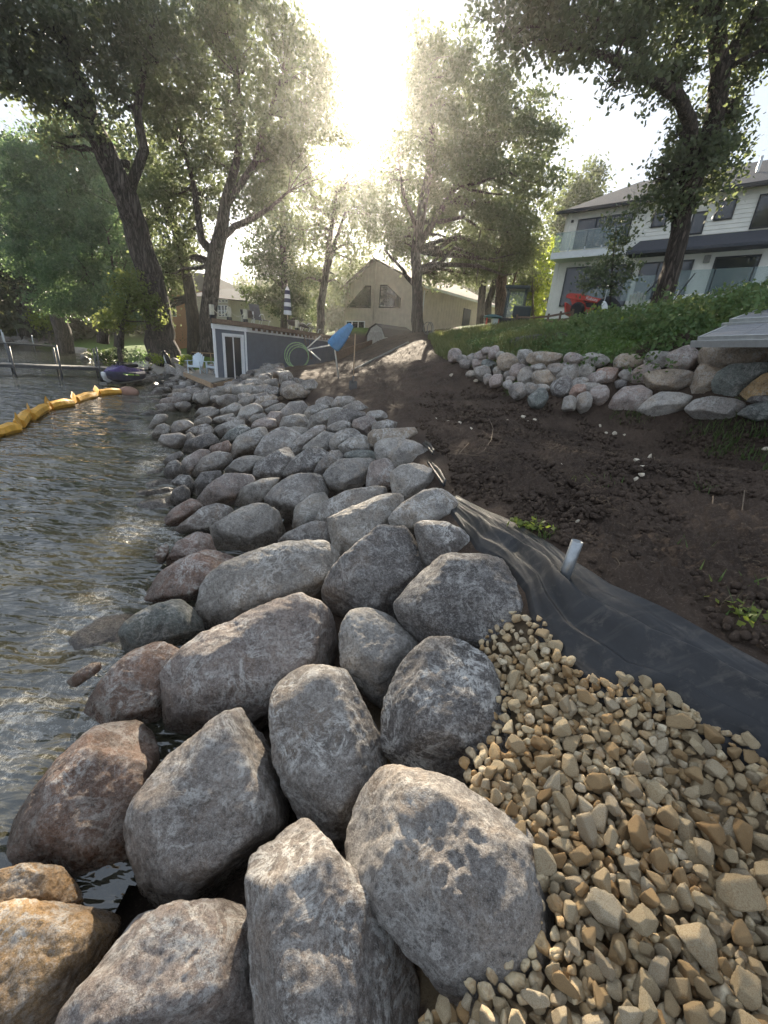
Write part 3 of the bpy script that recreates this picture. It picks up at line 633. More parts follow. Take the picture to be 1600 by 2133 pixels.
# ---------------------------------------------------------------- black sheet
nu, nv = 340, 110; T_ = np.linspace(0, 1, nu); A = resamp(UPW, T_); B = resamp(LOW, T_)
S_ = np.linspace(0, 1, nv); X = A[:, None]*(1-S_)[None, :, None]+B[:, None]*S_[None, :, None]; xs, ys = X[..., 0].ravel(), X[..., 1].ravel()
tt = np.repeat(T_, nv); ss = np.tile(S_, nu); zb = gz(xs, ys)
def ridge(c, wd, h, asym=.5):
    d = ss-c; return h*np.where(d < 0, np.exp(-(d/(wd*asym))**2), np.exp(-(d/wd)**2))
en = np.clip(tt/.15, 0, 1)
f1 = ridge(.50+.07*np.sin(tt*5+.6)-.12*tt, .16, .085*(.5+.5*np.sin(tt*3.1+.3)**2), .28)*en
f2 = ridge(.22+.05*np.sin(tt*6.), .09, .022)*np.clip(np.sin(tt*4.5+.3), 0, 1)+ridge(.80-.16*tt+.02*np.sin(tt*9), .10, .045*np.clip(tt*1.5, 0, 1), .3)
q = np.stack([tt*2.1+ss*.9+.4*np.sin(ss*4+tt*3), ss*4.3-tt*2.6+.5*np.sin(tt*7+ss*2), .37+ss*.8+tt*1.3], 1); f3 = .018*fbm(q, 3)+.007*np.abs(perlin(q*3.1+4))+.002*fbm(q*7, 3)
f4 = -.045*np.exp(-((tt-.28)/.03)**2-((ss-.60)/.10)**2)
dip = -.05*np.clip((ss-.9)/.1, 0, 1)-.02*np.clip((.03-ss)/.03, 0, 1)
zz = zb+.022+f1+f2+f3+f4+dip
V = np.stack([xs, ys, zz], 1); I = np.arange(nu*nv).reshape(nu, nv); F = np.stack([I[:-1, :-1], I[:-1, 1:], I[1:, 1:], I[1:, :-1]], -1).reshape(-1, 4)
g = NG('black_geotextile'); geo = g.n('NewGeometry').outputs['Position']; n1 = g.noise(2.5, 6, .6, geo, .5); n2_ = g.noise(9, 8, .7, geo, .4); n3 = g.noise(500, 2, .5, geo)
c = g.mix(g.ramp(n1, [(.42, 0), (.62, 1)]), (.012, .012, .013), (.026, .026, .027)); c = g.mix(g.math('MULTIPLY', g.ramp(n2_, [(.54, 0), (.70, 1)]), .5), c, (.115, .10, .085))
mp = g.n('Mapping'); mp.inputs['Rotation'].default_value = (0, 0, R(-38)); mp.inputs['Scale'].default_value = (1.2, 14, 1); g.l(geo, mp.inputs[0]); st = g.noise(1.6, 5, .6, mp.outputs[0])
c = g.mix(g.math('MULTIPLY', g.ramp(st, [(.55, 0), (.72, 1)]), .35), c, (.10, .09, .075))
MATM = g.fin(c, g.math('ADD', g.math('MULTIPLY', n2_, .25), .38), g.bump(n3, .25, .001, g.bump(n2_, .3, .006))); g.b.inputs['Specular IOR Level'].default_value = .42
o = link('ground_sheet', mk_mesh('ground_sheet', V, F), MATM); md = o.modifiers.new('thick', 'SOLIDIFY'); md.thickness = .004
tag(o, 'black geotextile sheet with folds running along the dirt edge above the gravel', 'ground sheet')
# torn tails of the sheet poking out between the rocks
def scrap(px, lab, seed):
    W_ = [hit(u_, v_, off=.1) for u_, v_ in px]; n = 14; rg = np.random.default_rng(seed); a = resamp(np.array(W_[:len(W_)//2]), np.linspace(0, 1, n)); b = resamp(np.array(W_[len(W_)//2:][::-1]), np.linspace(0, 1, n))
    s = np.linspace(0, 1, 7); X = a[:, None]*(1-s)[None, :, None]+b[:, None]*s[None, :, None]; X[..., 2] += .03*np.sin(s*9)[None]+rg.normal(0, .004, X.shape[:2])
    I = np.arange(n*7).reshape(n, 7); o = link('sheet_scrap', mk_mesh('sheet_scrap', X.reshape(-1, 3), np.stack([I[:-1, :-1], I[:-1, 1:], I[1:, 1:], I[1:, :-1]], -1).reshape(-1, 4)), MATM)
    o.modifiers.new('thick', 'SOLIDIFY').thickness = .004; tag(o, lab, 'sheet scrap')
scrap([(889,963),(903,985),(924,1016),(930,1004),(917,980),(899,966)], 'torn grey tail of sheet beside the pale boulder at the top of the sheet', 1)
scrap([(880,925),(890,935),(901,948),(905,940),(897,926),(886,920)], 'crumpled scrap of sheet farther up the boulder edge', 2)

# ---------------------------------------------------------------- galvanised pipe stub
p0 = hit(1170, 1216); p1 = p0; 
t = thing('pipe_stub', 'short galvanised steel pipe standing up through the black sheet', 'pipe', p0)
g = MB(); prof = [(.036, -.06), (.036, .305), (.0315, .307), (.0315, .05), (.001, .05)]
M = Matrix.Rotation(.12, 4, 'Y')@Matrix.Rotation(-.06, 4, 'X'); g.lathe(prof, n=28, M=M)
GALV = simple('galvanised_steel', (.36, .38, .39), .42, .75, .3, 18, .3, .002)
g.build('tube', GALV, t, smooth=True)
g = MB(); g.box(M@Vector((-.0365, -.008, .04)), (.004, .012, .10)); g.build('slot', simple('dark_gap', (.01, .01, .01)), t)

# ---------------------------------------------------------------- limestone gravel
def gravmat(name):
    g = NG(name); tc = g.n('TexCoord').outputs['Object']; oi = g.n('ObjectInfo'); geo = g.n('NewGeometry')
    v = g.n('VectorMath', operation='ADD'); g.l(tc, v.inputs[0]); cb = g.n('CombineXYZ'); g.l(g.math('MULTIPLY', oi.outputs['Random'], 40), cb.inputs[0]); g.l(cb.outputs[0], v.inputs[1]); v = v.outputs[0]
    rnd = g.math('FRACT', g.math('ADD', g.math('MULTIPLY', oi.outputs['Random'], 7.31), g.math('MULTIPLY', geo.outputs['Random Per Island'], 5.17)))
    c = g.ramp(rnd, [(0, (.34, .21, .09)), (.2, (.44, .31, .16)), (.42, (.50, .40, .25)), (.7, (.57, .47, .30)), (.86, (.44, .37, .26)), (1, (.64, .55, .39))])
    n = g.noise(16, 8, .7, v, .3); f = g.noise(90, 5, .7, v)
    c = g.mix(g.math('MULTIPLY', g.ramp(n, [(.46, 0), (.62, 1)]), .7), c, (.30, .18, .08)); n7 = g.noise(34, 6, .75, v); c = g.mix(g.math('MULTIPLY', g.ramp(n7, [(.36, 1), (.5, 0)]), .55), c, (.17, .12, .07)); c = g.mix(g.math('MULTIPLY', g.ramp(f, [(.55, 0), (.7, 1)]), .45), c, (.58, .52, .43))
    c = g.mix(g.math('MULTIPLY', g.ramp(f, [(.28, 1), (.42, 0)]), .5), c, (.12, .09, .06))
    return g.fin(c, .88, g.bump(f, .8, .003, g.bump(n7, .8, .006, g.bump(n, .5, .008))))
GRAV = gravmat('limestone_chips')
chips = []
for i in range(24):
    rg = np.random.default_rng(2000+i); dirs, F_ = ico(4); ax = np.array([1.0, rg.uniform(.6, .9), rg.uniform(.42, .72)])
    N = rg.normal(size=(13, 3)); N /= np.linalg.norm(N, axis=1)[:, None]; Dd = np.sqrt(((N*ax)**2).sum(1))*rg.uniform(.50, .95, 13)
    N = np.concatenate([N, [(0, 0, 1), (0, 0, -1), (1, 0, 0), (-1, 0, 0), (0, 1, 0), (0, -1, 0)]]); Dd = np.concatenate([Dd, [ax[2], ax[2], 1, 1, ax[1], ax[1]]])
    V = dirs*planes_rock(dirs, N, Dd, 110)[:, None]; o3 = rg.uniform(0, 50, 3); L = 1+.045*fbm(V*2.2+o3, 3)+.022*fbm(V*7+o3, 2); V = V*L[:, None]
    d3, F3 = ico(3); V3 = d3*planes_rock(d3, N, Dd, 110)[:, None]; V3 = V3*(1+.05*fbm(V3*2.2+o3, 3))[:, None]
    chips.append((V, F_, V3, F3))
GP = [(1128,1300),(1180,1395),(1250,1440),(1300,1425),(1380,1462),(1450,1500),(1540,1555),(1620,1620),(1800,1750),(1800,2500),(600,2500),(880,2133),(1000,2060),(1120,1900),(1040,1720),(960,1600),(1030,1540),(990,1400),(1000,1340),(1060,1290)]
rg = np.random.default_rng(77); GPW = np.array([hit(u_, v_)[:2] for u_, v_ in GP]); GPW[8] = LOW[-1]-(.05, .02); GPW[9] = (LOW[-1][0]-.5, -1.1); GPW[10] = (.2, -.9)
lo_, hi_ = GPW.min(0), GPW.max(0); plc = []
cell = {}
def tryp(x_, y_, s, layer, k=1.0):
    ci, cj = int(x_/.1), int(y_/.1)
    for a in (-2, -1, 0, 1, 2):
        for b in (-2, -1, 0, 1, 2):
            for q in cell.get((layer, ci+a, cj+b), ()):
                if (x_-q[0])**2+(y_-q[1])**2 < ((s+q[2])*k)**2: return False
    cell.setdefault((layer, ci, cj), []).append((x_, y_, s)); return True
for layer, n, smin, smax in ((0, 60000, .026, .046), (1, 60000, .020, .064), (2, 14000, .026, .078)):
    xs = rg.uniform(lo_[0], hi_[0], n); ys = rg.uniform(lo_[1], hi_[1], n); ok = inpoly(xs, ys, GPW)
    for x_, y_ in zip(xs[ok], ys[ok]):
        s = smin+(smax-smin)*rg.beta(1.3, 3.2)*1.1
        if x_ < cx(CREST, y_)-1.3: continue
        if tryp(x_, y_, s, layer, .58 if layer == 0 else .66 if layer == 1 else .92): plc.append((x_, y_, s, layer))
plc = np.array(plc); pz = gz(plc[:, 0], plc[:, 1]); print('gravel', len(plc))
pz = pz+.018+plc[:, 3]*.032+rg.normal(0, .006, len(plc))+.03*n2(plc[:, 0], plc[:, 1], 3.0, 2, 7.)
pp = np.stack([plc[:, 0], plc[:, 1], pz], 1)-CAM; dep = pp@c_f; uu = 800+FPX*(pp@c_r)/dep; vv = 1066.5-FPX*(pp@c_u)/dep
inside = (dep > 0) & (uu > -60) & (uu < 1660) & (vv > 0) & (vv < 2190)
for c_, r_, px_, _ in allr:
    if r_ > .1: inside &= ~inpoly(uu, vv, np.array(px_, float))
size = np.where(inside & (plc[:, 3] > 0), plc[:, 2]/np.maximum(dep, .2)*(1+.15*(plc[:, 3] == 2)), 0); order = np.argsort(-size); top = set(order[:300].tolist())
def rotm(rg, flat=.5):
    q = rg.normal(size=4); q[0] += flat; q /= np.linalg.norm(q); a, b, c, d = q
    return np.array([[a*a+b*b-c*c-d*d, 2*(b*c-a*d), 2*(b*d+a*c)], [2*(b*c+a*d), a*a-b*b+c*c-d*d, 2*(c*d-a*b)], [2*(b*d-a*c), 2*(c*d+a*b), a*a-b*b-c*c+d*d]])
G_G = 'limestone chunks of the gravel bed'; gme = [mk_mesh('gravel_chunk', c[0], c[1]) for c in chips]
for m_ in gme: m_.materials.append(GRAV)
VV = []; FF = []; nn_ = 0
for i in range(len(plc)):
    x_, y_, s, l_ = plc[i]; k = int(rg.integers(24)); Rm = rotm(rg)
    if i in top:
        o = bpy.data.objects.new('gravel_chunk', gme[k]); COL.objects.link(o); M = Matrix(Rm.tolist()).to_4x4(); M.translation = Vector((x_, y_, float(pz[i])))
        o.matrix_world = M@Matrix.Scale(float(s*1.12), 4); tag(o, 'angular tan limestone chunk among its like in the gravel bed', 'stone', G_G)
    else:
        if (uu[i] > 0) and (uu[i] < 1600) and dep[i] > .1 and not inside[i] and l_ == 2: continue
        if l_ == 0 and not inside[i]: continue
        V3, F3 = chips[k][2], chips[k][3]; VV.append(V3@Rm.T*(s*1.12)+np.array([x_, y_, pz[i]])); FF.append(F3+nn_); nn_ += len(V3)
o = link('gravel', mk_mesh('gravel', np.concatenate(VV), np.concatenate(FF)), GRAV); tag(o, 'smaller tan limestone gravel filling between the larger chunks', 'gravel', kind='stuff')
# a few chips between the near boulders and lone white stones on the soil
def chip(u_, v_, s, lab, col='stone', off=0.0, name='loose_stone', mat=None, on=None):
    k = int(rg.integers(24)); p = hit(u_, v_) if on is None else on; o = bpy.data.objects.new(name, gme[k].copy() if mat else gme[k]); COL.objects.link(o)
    if mat: o.data.materials.clear(); o.data.materials.append(mat)
    M = Matrix(rotm(rg, 2).tolist()).to_4x4(); M.translation = Vector((p[0], p[1], p[2]+s*.35+off)); o.matrix_world = M@Matrix.Scale(s, 4); tag(o, lab, col, 'stones scattered on the soil')
PALE = simple('pale_limestone', (.62, .54, .42), .85, 0, .25, 20, .5, .004)
for (u_, v_, s, lab) in [(1168,977,.045,'single pale stone on the tread marks above the sheet'),(1325,962,.05,'leftmost stone of the pale cluster on the soil'),(1352,956,.06,'biggest flat pale stone at the top of the soil cluster'),(1340,975,.045,'pale stone at the middle of the soil cluster'),(1352,975,.04,'pale stone right of the middle of the soil cluster'),(1383,968,.04,'buff stone at the right of the soil cluster'),(1375,955,.03,'ochre chip at the top right of the soil cluster'),(1398,962,.03,'small buff chip on the far right of the soil cluster'),(1324,1000,.03,'lowest pale chip of the soil cluster'),(1336,990,.035,'pale stone low in the soil cluster'),(1405,955,.03,'outermost tiny chip right of the soil cluster'),
    (906,877,.06,'white stone near the top end of the boulder bank'),(932,881,.05,'white stone right of the first one behind the boulders'),(958,882,.04,'small white chip in the middle of the dirt'),(982,894,.04,'white chip on dirt above the sheet'),(1250,890,.05,'white stone below the retaining wall'),(1262,904,.05,'flat buff stone below the wall'),(1280,905,.06,'broad buff stone below the wall'),(1300,908,.05,'buff stone at the right of the group below the wall'),(1088,870,.05,'white stone near the foot of the jumbled rocks'),(1058,878,.04,'buff chip near the foot of the jumbled rocks'),(1100,882,.045,'tan chip among straw below the rocks'),(1113,876,.045,'second tan chip among straw below the rocks'),(992,795,.07,'white shard standing below the left end of the wall'),(940,783,.07,'white chip on the dirt slope near the left end of the wall'),(1203,1088,.03,'long white chip in the dirt near the sheet'),(1594,1218,.05,'white lump at the right edge of the soil'),(1596,938,.06,'white block at the right edge below the grass')]:
    chip(u_, v_, s, lab, mat=PALE)
fr = next(a for a in allr if a[2][0] == (822, 1270)); 
# ---------------------------------------------------------------- water
wx = grid_axis(-300, 3, -3.2, -1.2, .03, 1.02); wx = wx[wx < 1.6]; wy = grid_axis(-60, 320, .6, 3.5, .03, 1.010)
GX, GY = np.meshgrid(wx, wy); x = GX.ravel(); y = GY.ravel(); r_ = np.hypot(x, y)
am = np.clip(1.2-r_/60, .0, 1)
k1 = n2(x*.55+y*.25, y*1.0-x*.2, 1.4, 3, 1.)*.045; k2 = n2(x*.6+y*.3, y*1.1-x*.25, 4.2, 3, 4.)*.032*np.clip(1.3-r_/14, 0, 1); k3 = n2(x, y*1.3, 12, 2, 8.)*.011*np.clip(1.2-r_/7, 0, 1)
sh = np.interp(y, SHORE[:, 1], SHORE[:, 0]); ds = sh-x; surge = .035*np.exp(-(ds/.5)**2)*(1+1.2*n2(x, y, 1.6, 2, 3.))
z = (k1+k2+k3)*am*.9+np.where(y < 25, surge, 0)
foam = np.clip(np.exp(-((ds-.15)/.55)**2)*1.3+.0, 0, 1)*np.clip(.5+2.2*n2(x, y, 1.1, 3, 6.), 0, 1)*(y < 24)*(y > -1)
foam = np.maximum(foam, .35*np.exp(-((ds-.5)/1.0)**2)*(y < 8))
I = np.arange(len(wx)*len(wy)).reshape(len(wy), len(wx)); F = np.stack([I[:-1, :-1], I[:-1, 1:], I[1:, 1:], I[1:, :-1]], -1).reshape(-1, 4)
# keep only cells that lie over or near the lake
gzz = gz(x, y); ok = (gzz[F].min(1) < .12); F = F[ok]
me = mk_mesh('water', np.stack([x, y, z], 1), F); at = me.attributes.new('foam', 'FLOAT', 'POINT'); at.data.foreach_set('value', foam.astype(np.float32))
g = NG('lake_water'); geo = g.n('NewGeometry').outputs['Position']
mp = g.n('Mapping'); mp.inputs['Scale'].default_value = (.6, 1.5, 1); mp.inputs['Rotation'].default_value = (0, 0, R(12)); g.l(geo, mp.inputs[0]); mv = mp.outputs[0]
w1 = g.noise(1.5, 2, .5, mv, .5); w2 = g.noise(4.2, 2, .5, mv, .7); w3 = g.noise(11, 2, .5, mv, .5); w4 = g.noise(.5, 3, .5, mv)
b = g.bump(w1, 1.0, .16); b = g.bump(w2, 1.0, .085, b); b = g.bump(w3, 1.0, .022, b)
at = g.n('Attribute', attribute_name='foam').outputs['Fac']
mur = g.mix(w4, (.020, .021, .012), (.036, .034, .021)); mur = g.mix(g.math('MULTIPLY', at, .6, True), mur, (.13, .115, .085))
fo = g.ramp(g.math('MULTIPLY', g.math('MULTIPLY', at, g.ramp(g.noise(55, 8, .85, geo, 1.5), [(.42, 0), (.6, 1)])), g.ramp(g.noise(7, 6, .75, geo, 2.2), [(.42, 0), (.62, 1)])), [(.10, 0), (.55, 1)])
c = g.mix(g.math('MULTIPLY', fo, .6), mur, (.62, .60, .54))
g.b.inputs['IOR'].default_value = 1.6; g.b.inputs['Specular IOR Level'].default_value = 1.0
g.fin(c, g.math('ADD', g.math('MULTIPLY', fo, .5), .035), b)
tr = g.n('BsdfTransparent'); mx = g.n('MixShader'); sepx = g.n('SeparateXYZ'); mx.inputs[0].default_value = .10; g.l(g.b.outputs[0], mx.inputs[1]); g.l(tr.outputs[0], mx.inputs[2]); g.l(mx.outputs[0], g.o.inputs['Surface'])
WATER = link('water', me, g.m); tag(WATER, kind='structure')
# ---------------------------------------------------------------- materials for built things
WHITE = simple('white_paint', (.72, .73, .72), .45, 0, .08, 5, .05); BLUEW = simple('pale_blue_white_plastic', (.62, .70, .74), .45, 0, .08, 5, .05)
GREYW = simple('slate_grey_siding', (.115, .13, .155), .7, 0, .12, 3, .15); DARK = simple('dark_frame', (.018, .019, .021), .4, 0, .2, 5, .05)
BLACK = simple('black_rubber', (.012, .012, .013), .6); WOODO = simple('weathered_brown_board', (.15, .10, .07), .8, 0, .35, 9, .4); WOODP = simple('pale_lumber', (.34, .24, .15), .75, 0, .25, 8, .3)
WOODG = simple('grey_deck_board', (.20, .19, .17), .8, 0, .3, 9, .4); CREAM = simple('cream_siding', (.76, .735, .66), .65, 0, .08, 2, .1); TAN = simple('tan_siding', (.52, .45, .36), .8, 0, .15, 2, .2)
YELL = simple('pale_yellow_siding', (.52, .50, .36), .7, 0, .08, 2, .1); BRICK = simple('orange_brick', (.42, .20, .11), .85, 0, .25, 14, .4); SHING = simple('asphalt_shingle', (.060, .064, .075), .85, 0, .4, 30, .6, .01)
ALU = simple('aluminium', (.50, .51, .50), .4, .6, .12, 12, .1, .002); RED = simple('red_paint', (.48, .05, .03), .4, 0, .15, 4, .05); STEEL = simple('dark_steel', (.10, .10, .10), .5, .5, .3)
CLOTHB = simple('blue_fabric', (.07, .20, .36), .75, 0, .2, 12, .3); PVC = simple('white_pipe', (.60, .60, .55), .4); HOSE = simple('green_hose', (.28, .42, .22), .5); GREYR = simple('grey_composite_panel', (.20, .20, .205), .7, 0, .2, 30, .3, .003)
PURP = simple('purple_gelcoat', (.07, .045, .16), .25); NAVY = simple('navy_fabric', (.05, .055, .09), .8); LIME = simple('lime_graphic', (.35, .6, .08), .4); COIR = simple('grey_netting', (.10, .095, .085), .95, 0, .35, 25, .6)
POST = simple('cream_post', (.50, .47, .36), .7); SLING = simple('grey_sling_fabric', (.17, .16, .16), .8)
def glassmat(name, tint=(.02, .025, .03), tr=0.0, rough=.03):
    g = NG(name); g.fin(tint, rough); g.b.inputs['Specular IOR Level'].default_value = .7; g.b.inputs['Coat Weight'].default_value = .15; g.b.inputs['Coat Roughness'].default_value = .01
    if tr:
        t_ = g.n('BsdfTransparent'); t_.inputs[0].default_value = (.92, .96, .95, 1); m_ = g.n('MixShader'); m_.inputs[0].default_value = tr; g.l(g.b.outputs[0], m_.inputs[1]); g.l(t_.outputs[0], m_.inputs[2]); g.l(m_.outputs[0], g.o.inputs['Surface'])
    return g.m
PANE = glassmat('window_glass'); CLEAR = glassmat('clear_balustrade_glass', (.3, .36, .36), .72)

def plumb(o, base, xdir):   # orient an Empty so local X runs along xdir
    o.location = [float(c) for c in base]; o.rotation_euler = (0, 0, math.atan2(xdir[1], xdir[0])); bpy.context.view_layer.update(); return o
def facade(origin, xdir):   # pixel -> (along, up) on a vertical wall, for measuring the photo
    o = np.array(origin, float); xd = np.array([xdir[0], xdir[1], 0.]); xd /= np.linalg.norm(xd); n = np.cross(xd, [0, 0, 1.])
    def f(px, py, back=0.0):
        d = ray(px, py); oo = o-n*back; t = ((oo-CAM)@n)/(d@n); p = CAM+d*t-o; return float(p@xd), float(p[2])
    return f
def window(par, x0, x1, z0, z1, y, fr=.07, mull=(), fm=None, name='window', trans=(), depth=.06, glass=None):
    g = MB(); fm = fm or DARK
    for a, b in (((x0, y-depth/2, z0), (x1, y+depth/2, z0+fr)), ((x0, y-depth/2, z1-fr), (x1, y+depth/2, z1)), ((x0, y-depth/2+.003, z0+fr), (x0+fr, y+depth/2-.003, z1-fr)), ((x1-fr, y-depth/2+.003, z0+fr), (x1, y+depth/2-.003, z1-fr))): g.b2(a, b)
    for m in mull: xm = x0+(x1-x0)*m; g.b2((xm-fr*.5, y-depth/2+.006, z0+fr), (xm+fr*.5, y+depth/2-.006, z1-fr))
    for m in trans: zm = z0+(z1-z0)*m; g.b2((x0+fr, y-depth/2+.009, zm-fr*.4), (x1-fr, y+depth/2-.009, zm+fr*.4))
    f = g.build(name, fm, par, bevel=0)
    g = MB(); g.b2((x0+fr*.9, y-.006, z0+fr*.9), (x1-fr*.9, y+.012, z1-fr*.9)); g.build('pane', glass or PANE, f); return f
def siding(par, name, x0, x1, z0, z1, y, step, mat, vertical=False, back=.12):
    g = MB(); g.b2((x0, y+.03, z0), (x1, y+back, z1))
    if vertical:
        g.b2((x0, y+.0, z0), (x1, y+.028, z1)); k = x0+step
        while k < x1: g.b2((k-.02, y-.022, z0+.002), (k+.02, y-.002, z1-.002)); k += step
    else:
        k = z0
        while k < z1-.02:
            z2 = min(k+step, z1); g.add([(x0, y-.018, k), (x1, y-.018, k), (x1, y+.006, z2), (x0, y+.006, z2), (x0, y+.029, k), (x1, y+.029, k), (x1, y+.029, z2), (x0, y+.029, z2)], [(0, 1, 2, 3), (4, 0, 3, 7), (1, 5, 6, 2), (4, 5, 1, 0), (3, 2, 6, 7), (5, 4, 7, 6)]); k += step
    return g.build(name, mat, par)

# ---------------------------------------------------------------- boathouse
A0 = D(443, 674, 20.0); B0 = D(512, 681, 21.4); C0 = D(704, 709, 33.0); ztop = 3.12
fx = (B0-A0)[:2]; Lf = float(np.linalg.norm(fx)); fx = fx/Lf; sx_ = (C0-B0)[:2]; Ls = float(np.linalg.norm(sx_)); sx_ = sx_/Ls
base = np.array([A0[0], A0[1], .62]); H_ = ztop-.62
BH = thing('boathouse', 'slate grey boathouse with white trim and a glass sliding door, deck on its roof', 'boathouse'); plumb(BH, base, fx)
ang = math.atan2(sx_[1], sx_[0])-math.atan2(fx[1], fx[0]); ca, sa = math.cos(ang), math.sin(ang)
def S(s, off, z): return (Lf+s*ca+off*sa, s*sa-off*ca, z)   # side wall frame: s along, off outward
dx0, dx1 = .30*Lf, .86*Lf; dh = 2.06
g = MB(); g.b2((.09, 0, -.6), (dx0-.09, .12, H_-.2)); g.b2((dx1+.09, 0, -.6), (Lf-.1, .12, H_-.2)); g.b2((dx0-.09, 0, dh+.09), (dx1+.09, .12, H_-.2)); g.build('front_wall', GREYW, BH)
g = MB()
def sbox(g, s0, s1, o0, o1, z0, z1): g.add([S(s0, o0, z0), S(s1, o0, z0), S(s1, o1, z0), S(s0, o1, z0), S(s0, o0, z1), S(s1, o0, z1), S(s1, o1, z1), S(s0, o1, z1)], [(3, 2, 1, 0), (4, 5, 6, 7), (0, 1, 5, 4), (1, 2, 6, 5), (2, 3, 7, 6), (3, 0, 4, 7)])
sbox(g, .1, Ls, -.15, 0, -.8, H_-.2); g.build('side_wall', GREYW, BH)
bx_ = -Ls*.9; g = MB(); g.add([(0, .02, -.6), (.1, .1, -.6), (.1+sx_@fx*Ls*1.0, Ls*sa, -.6), (sx_@fx*Ls, Ls*sa, -.6), (0, .02, H_-.2), (.1, .1, H_-.2), (.1+sx_@fx*Ls, Ls*sa, H_-.2), (sx_@fx*Ls, Ls*sa, H_-.2)], [(3, 2, 1, 0), (4, 5, 6, 7), (0, 1, 5, 4), (1, 2, 6, 5), (2, 3, 7, 6), (3, 0, 4, 7)]); g.build('far_wall', GREYW, BH)
g = MB(); g.b2((0, -.02, -.6), (.09, .08, H_-.2)); g.b2((Lf-.1, -.025, -.6), (Lf, .1, H_-.2)); g.build('corner_trim', WHITE, BH, bevel=.004)
g = MB(); g.b2((-.05, -.06, H_-.2), (Lf+.02, .06, H_)); g.build('front_fascia', WHITE, BH)
g = MB(); sbox(g, .0, Ls, 0, .05, H_-.198, H_-.002); g.build('side_fascia', WHITE, BH)
g = MB(); g.b2((dx0-.09, -.03, -.1), (dx0, .1, dh)); g.b2((dx1, -.03, -.1), (dx1+.09, .1, dh)); g.b2((dx0-.09, -.033, dh), (dx1+.09, .1, dh+.09)); g.build('door_frame', WHITE, BH, bevel=.004)
for a, b, yo in ((dx0, (dx0+dx1)/2+.03, .02), ((dx0+dx1)/2-.03, dx1, .06)): window(BH, a, b, .0, dh, yo, fr=.055, fm=WHITE, name='sliding_door', depth=.035)
# roof deck
RD = MB(); zr = H_+.02; cor = [(-.12, -.15), (Lf+.18, -.15), S(Ls+.3, .16, 0)[:2], (sx_@fx*Ls-.1, Ls*sa+.3)]
RD.add([(a, b, zr) for a, b in cor]+[(a, b, zr+.20) for a, b in cor], [(3, 2, 1, 0), (4, 5, 6, 7), (0, 1, 5, 4), (1, 2, 6, 5), (2, 3, 7, 6), (3, 0, 4, 7)]); RD.build('roof_deck', WOODO, BH)
for k in range(int(Ls/.5)): q = S(.3+k*.5, .24, H_-.06); MB().box(q, (.05, .14, .12), Matrix.Rotation(ang, 4, 'Z')).build('joist_end', WOODO, BH)
def bh_world(x, y, z): return np.array(BH.matrix_world@Vector((x, y, z)))
prs = []
def rail_post(q, lab):
    t = thing('deck_post', lab, 'post', bh_world(*q), BH.rotation_euler[2], 'posts on the boathouse roof'); prs.append(t.location.copy())
    MB().box((0, 0, .34), (.15, .15, .42)).build('post_shaft', POST, t, bevel=.01); MB().box((0, 0, .07), (.17, .17, .14)).build('post_foot', BLACK, t, bevel=.01)
zt_ = zr+.20
rail_post((-.0, .0, zt_), 'leftmost cream post on the boathouse roof above the pale chairs'); rail_post((Lf*.5, .0, zt_), 'cream post on the boathouse roof above the glass door')
rail_post((Lf+.02, .02, zt_), 'cream post at the boathouse roof corner left of the loungers'); rail_post(S(5.3, .0, zt_), 'cream post on the boathouse side behind the loungers'); rail_post(S(11.6, .0, zt_), 'last cream post on the far end of the boathouse roof')
for i, (a, b, lab) in enumerate([(0, 1, 'pale rope sagging between the two left roof posts'), (1, 2, 'rope sagging between the middle roof posts by the corner')]):
    A_, B_ = prs[a], prs[b]; pts_ = [A_.lerp(B_, k/10)+Vector((0, 0, .46-.26*(1-(2*k/10-1)**2))) for k in range(11)]
    tag(MB().tube(pts_, .022, 7).build('rope', POST, None, smooth=True), lab, 'rope')
# loungers, umbrella, rail stuff on the roof
def lounger(q, rz, lab, up=.9):
    t = thing('sun_lounger', lab, 'sun lounger', bh_world(*q), BH.rotation_euler[2]+rz, 'sun loungers on the boathouse roof')
    MB().box((.65, 0, .34), (1.25, .56, .03)).build('seat', SLING, t, bevel=.008); MB().box((-.33*math.cos(up)*1.0, 0, .34+.36*math.sin(up)), (.8, .56, .03), Matrix.Rotation(up, 4, 'Y')).build('backrest', SLING, t, bevel=.008)
    for s in (-.29, .29):
        MB().tube([(1.3, s, .34), (1.1, s, .30), (.95, s, 0)], .016, 6).build('leg', WHITE, t, smooth=True); MB().tube([(-.15, s, 0), (.15, s, .32), (.0, s, .34)], .016, 6).build('leg', WHITE, t, smooth=True)
        MB().tube([(-.3, s, .45), (-.1, s, .58), (.25, s, .60), (.5, s, .36)], .018, 6).build('armrest', WHITE, t, smooth=True)
lounger(S(1.4, -.8, zt_), ang+.5, 'white framed lounger on the roof nearest the corner post', .35); lounger(S(2.9, -1.2, zt_), ang+.15, 'lounger on the roof with its grey backrest raised steeply', 1.15)
lounger(S(6.6, -.9, zt_), ang+.3, 'white framed lounger past the side post of the roof', .3); lounger(S(8.6, -1.0, zt_), ang-.2, 'farthest lounger near the striped closed parasol', .25)
q = bh_world(*S(7.2, -1.6, zt_)); t = thing('closed_parasol', 'tall closed parasol with navy and white bands on the boathouse roof', 'parasol', q)
MB().tube([(0, 0, 0), (0, 0, 2.7)], .03, 8).build('pole', POST, t, smooth=True); MB().box((0, 0, .05), (.5, .5, .1)).build('base', BLACK, t, bevel=.02)
for k in range(7):
    r0_, r1_ = .26-.018*k, .26-.018*(k+1); 
    if k == 6: r1_ = .03
    g = MB(); prof = [(r0_, .95+k*.23), (r1_, .95+(k+1)*.23)]; g.lathe(prof, n=12); g.build('canopy_band', (WHITE if k % 2 == 0 else NAVY), t)
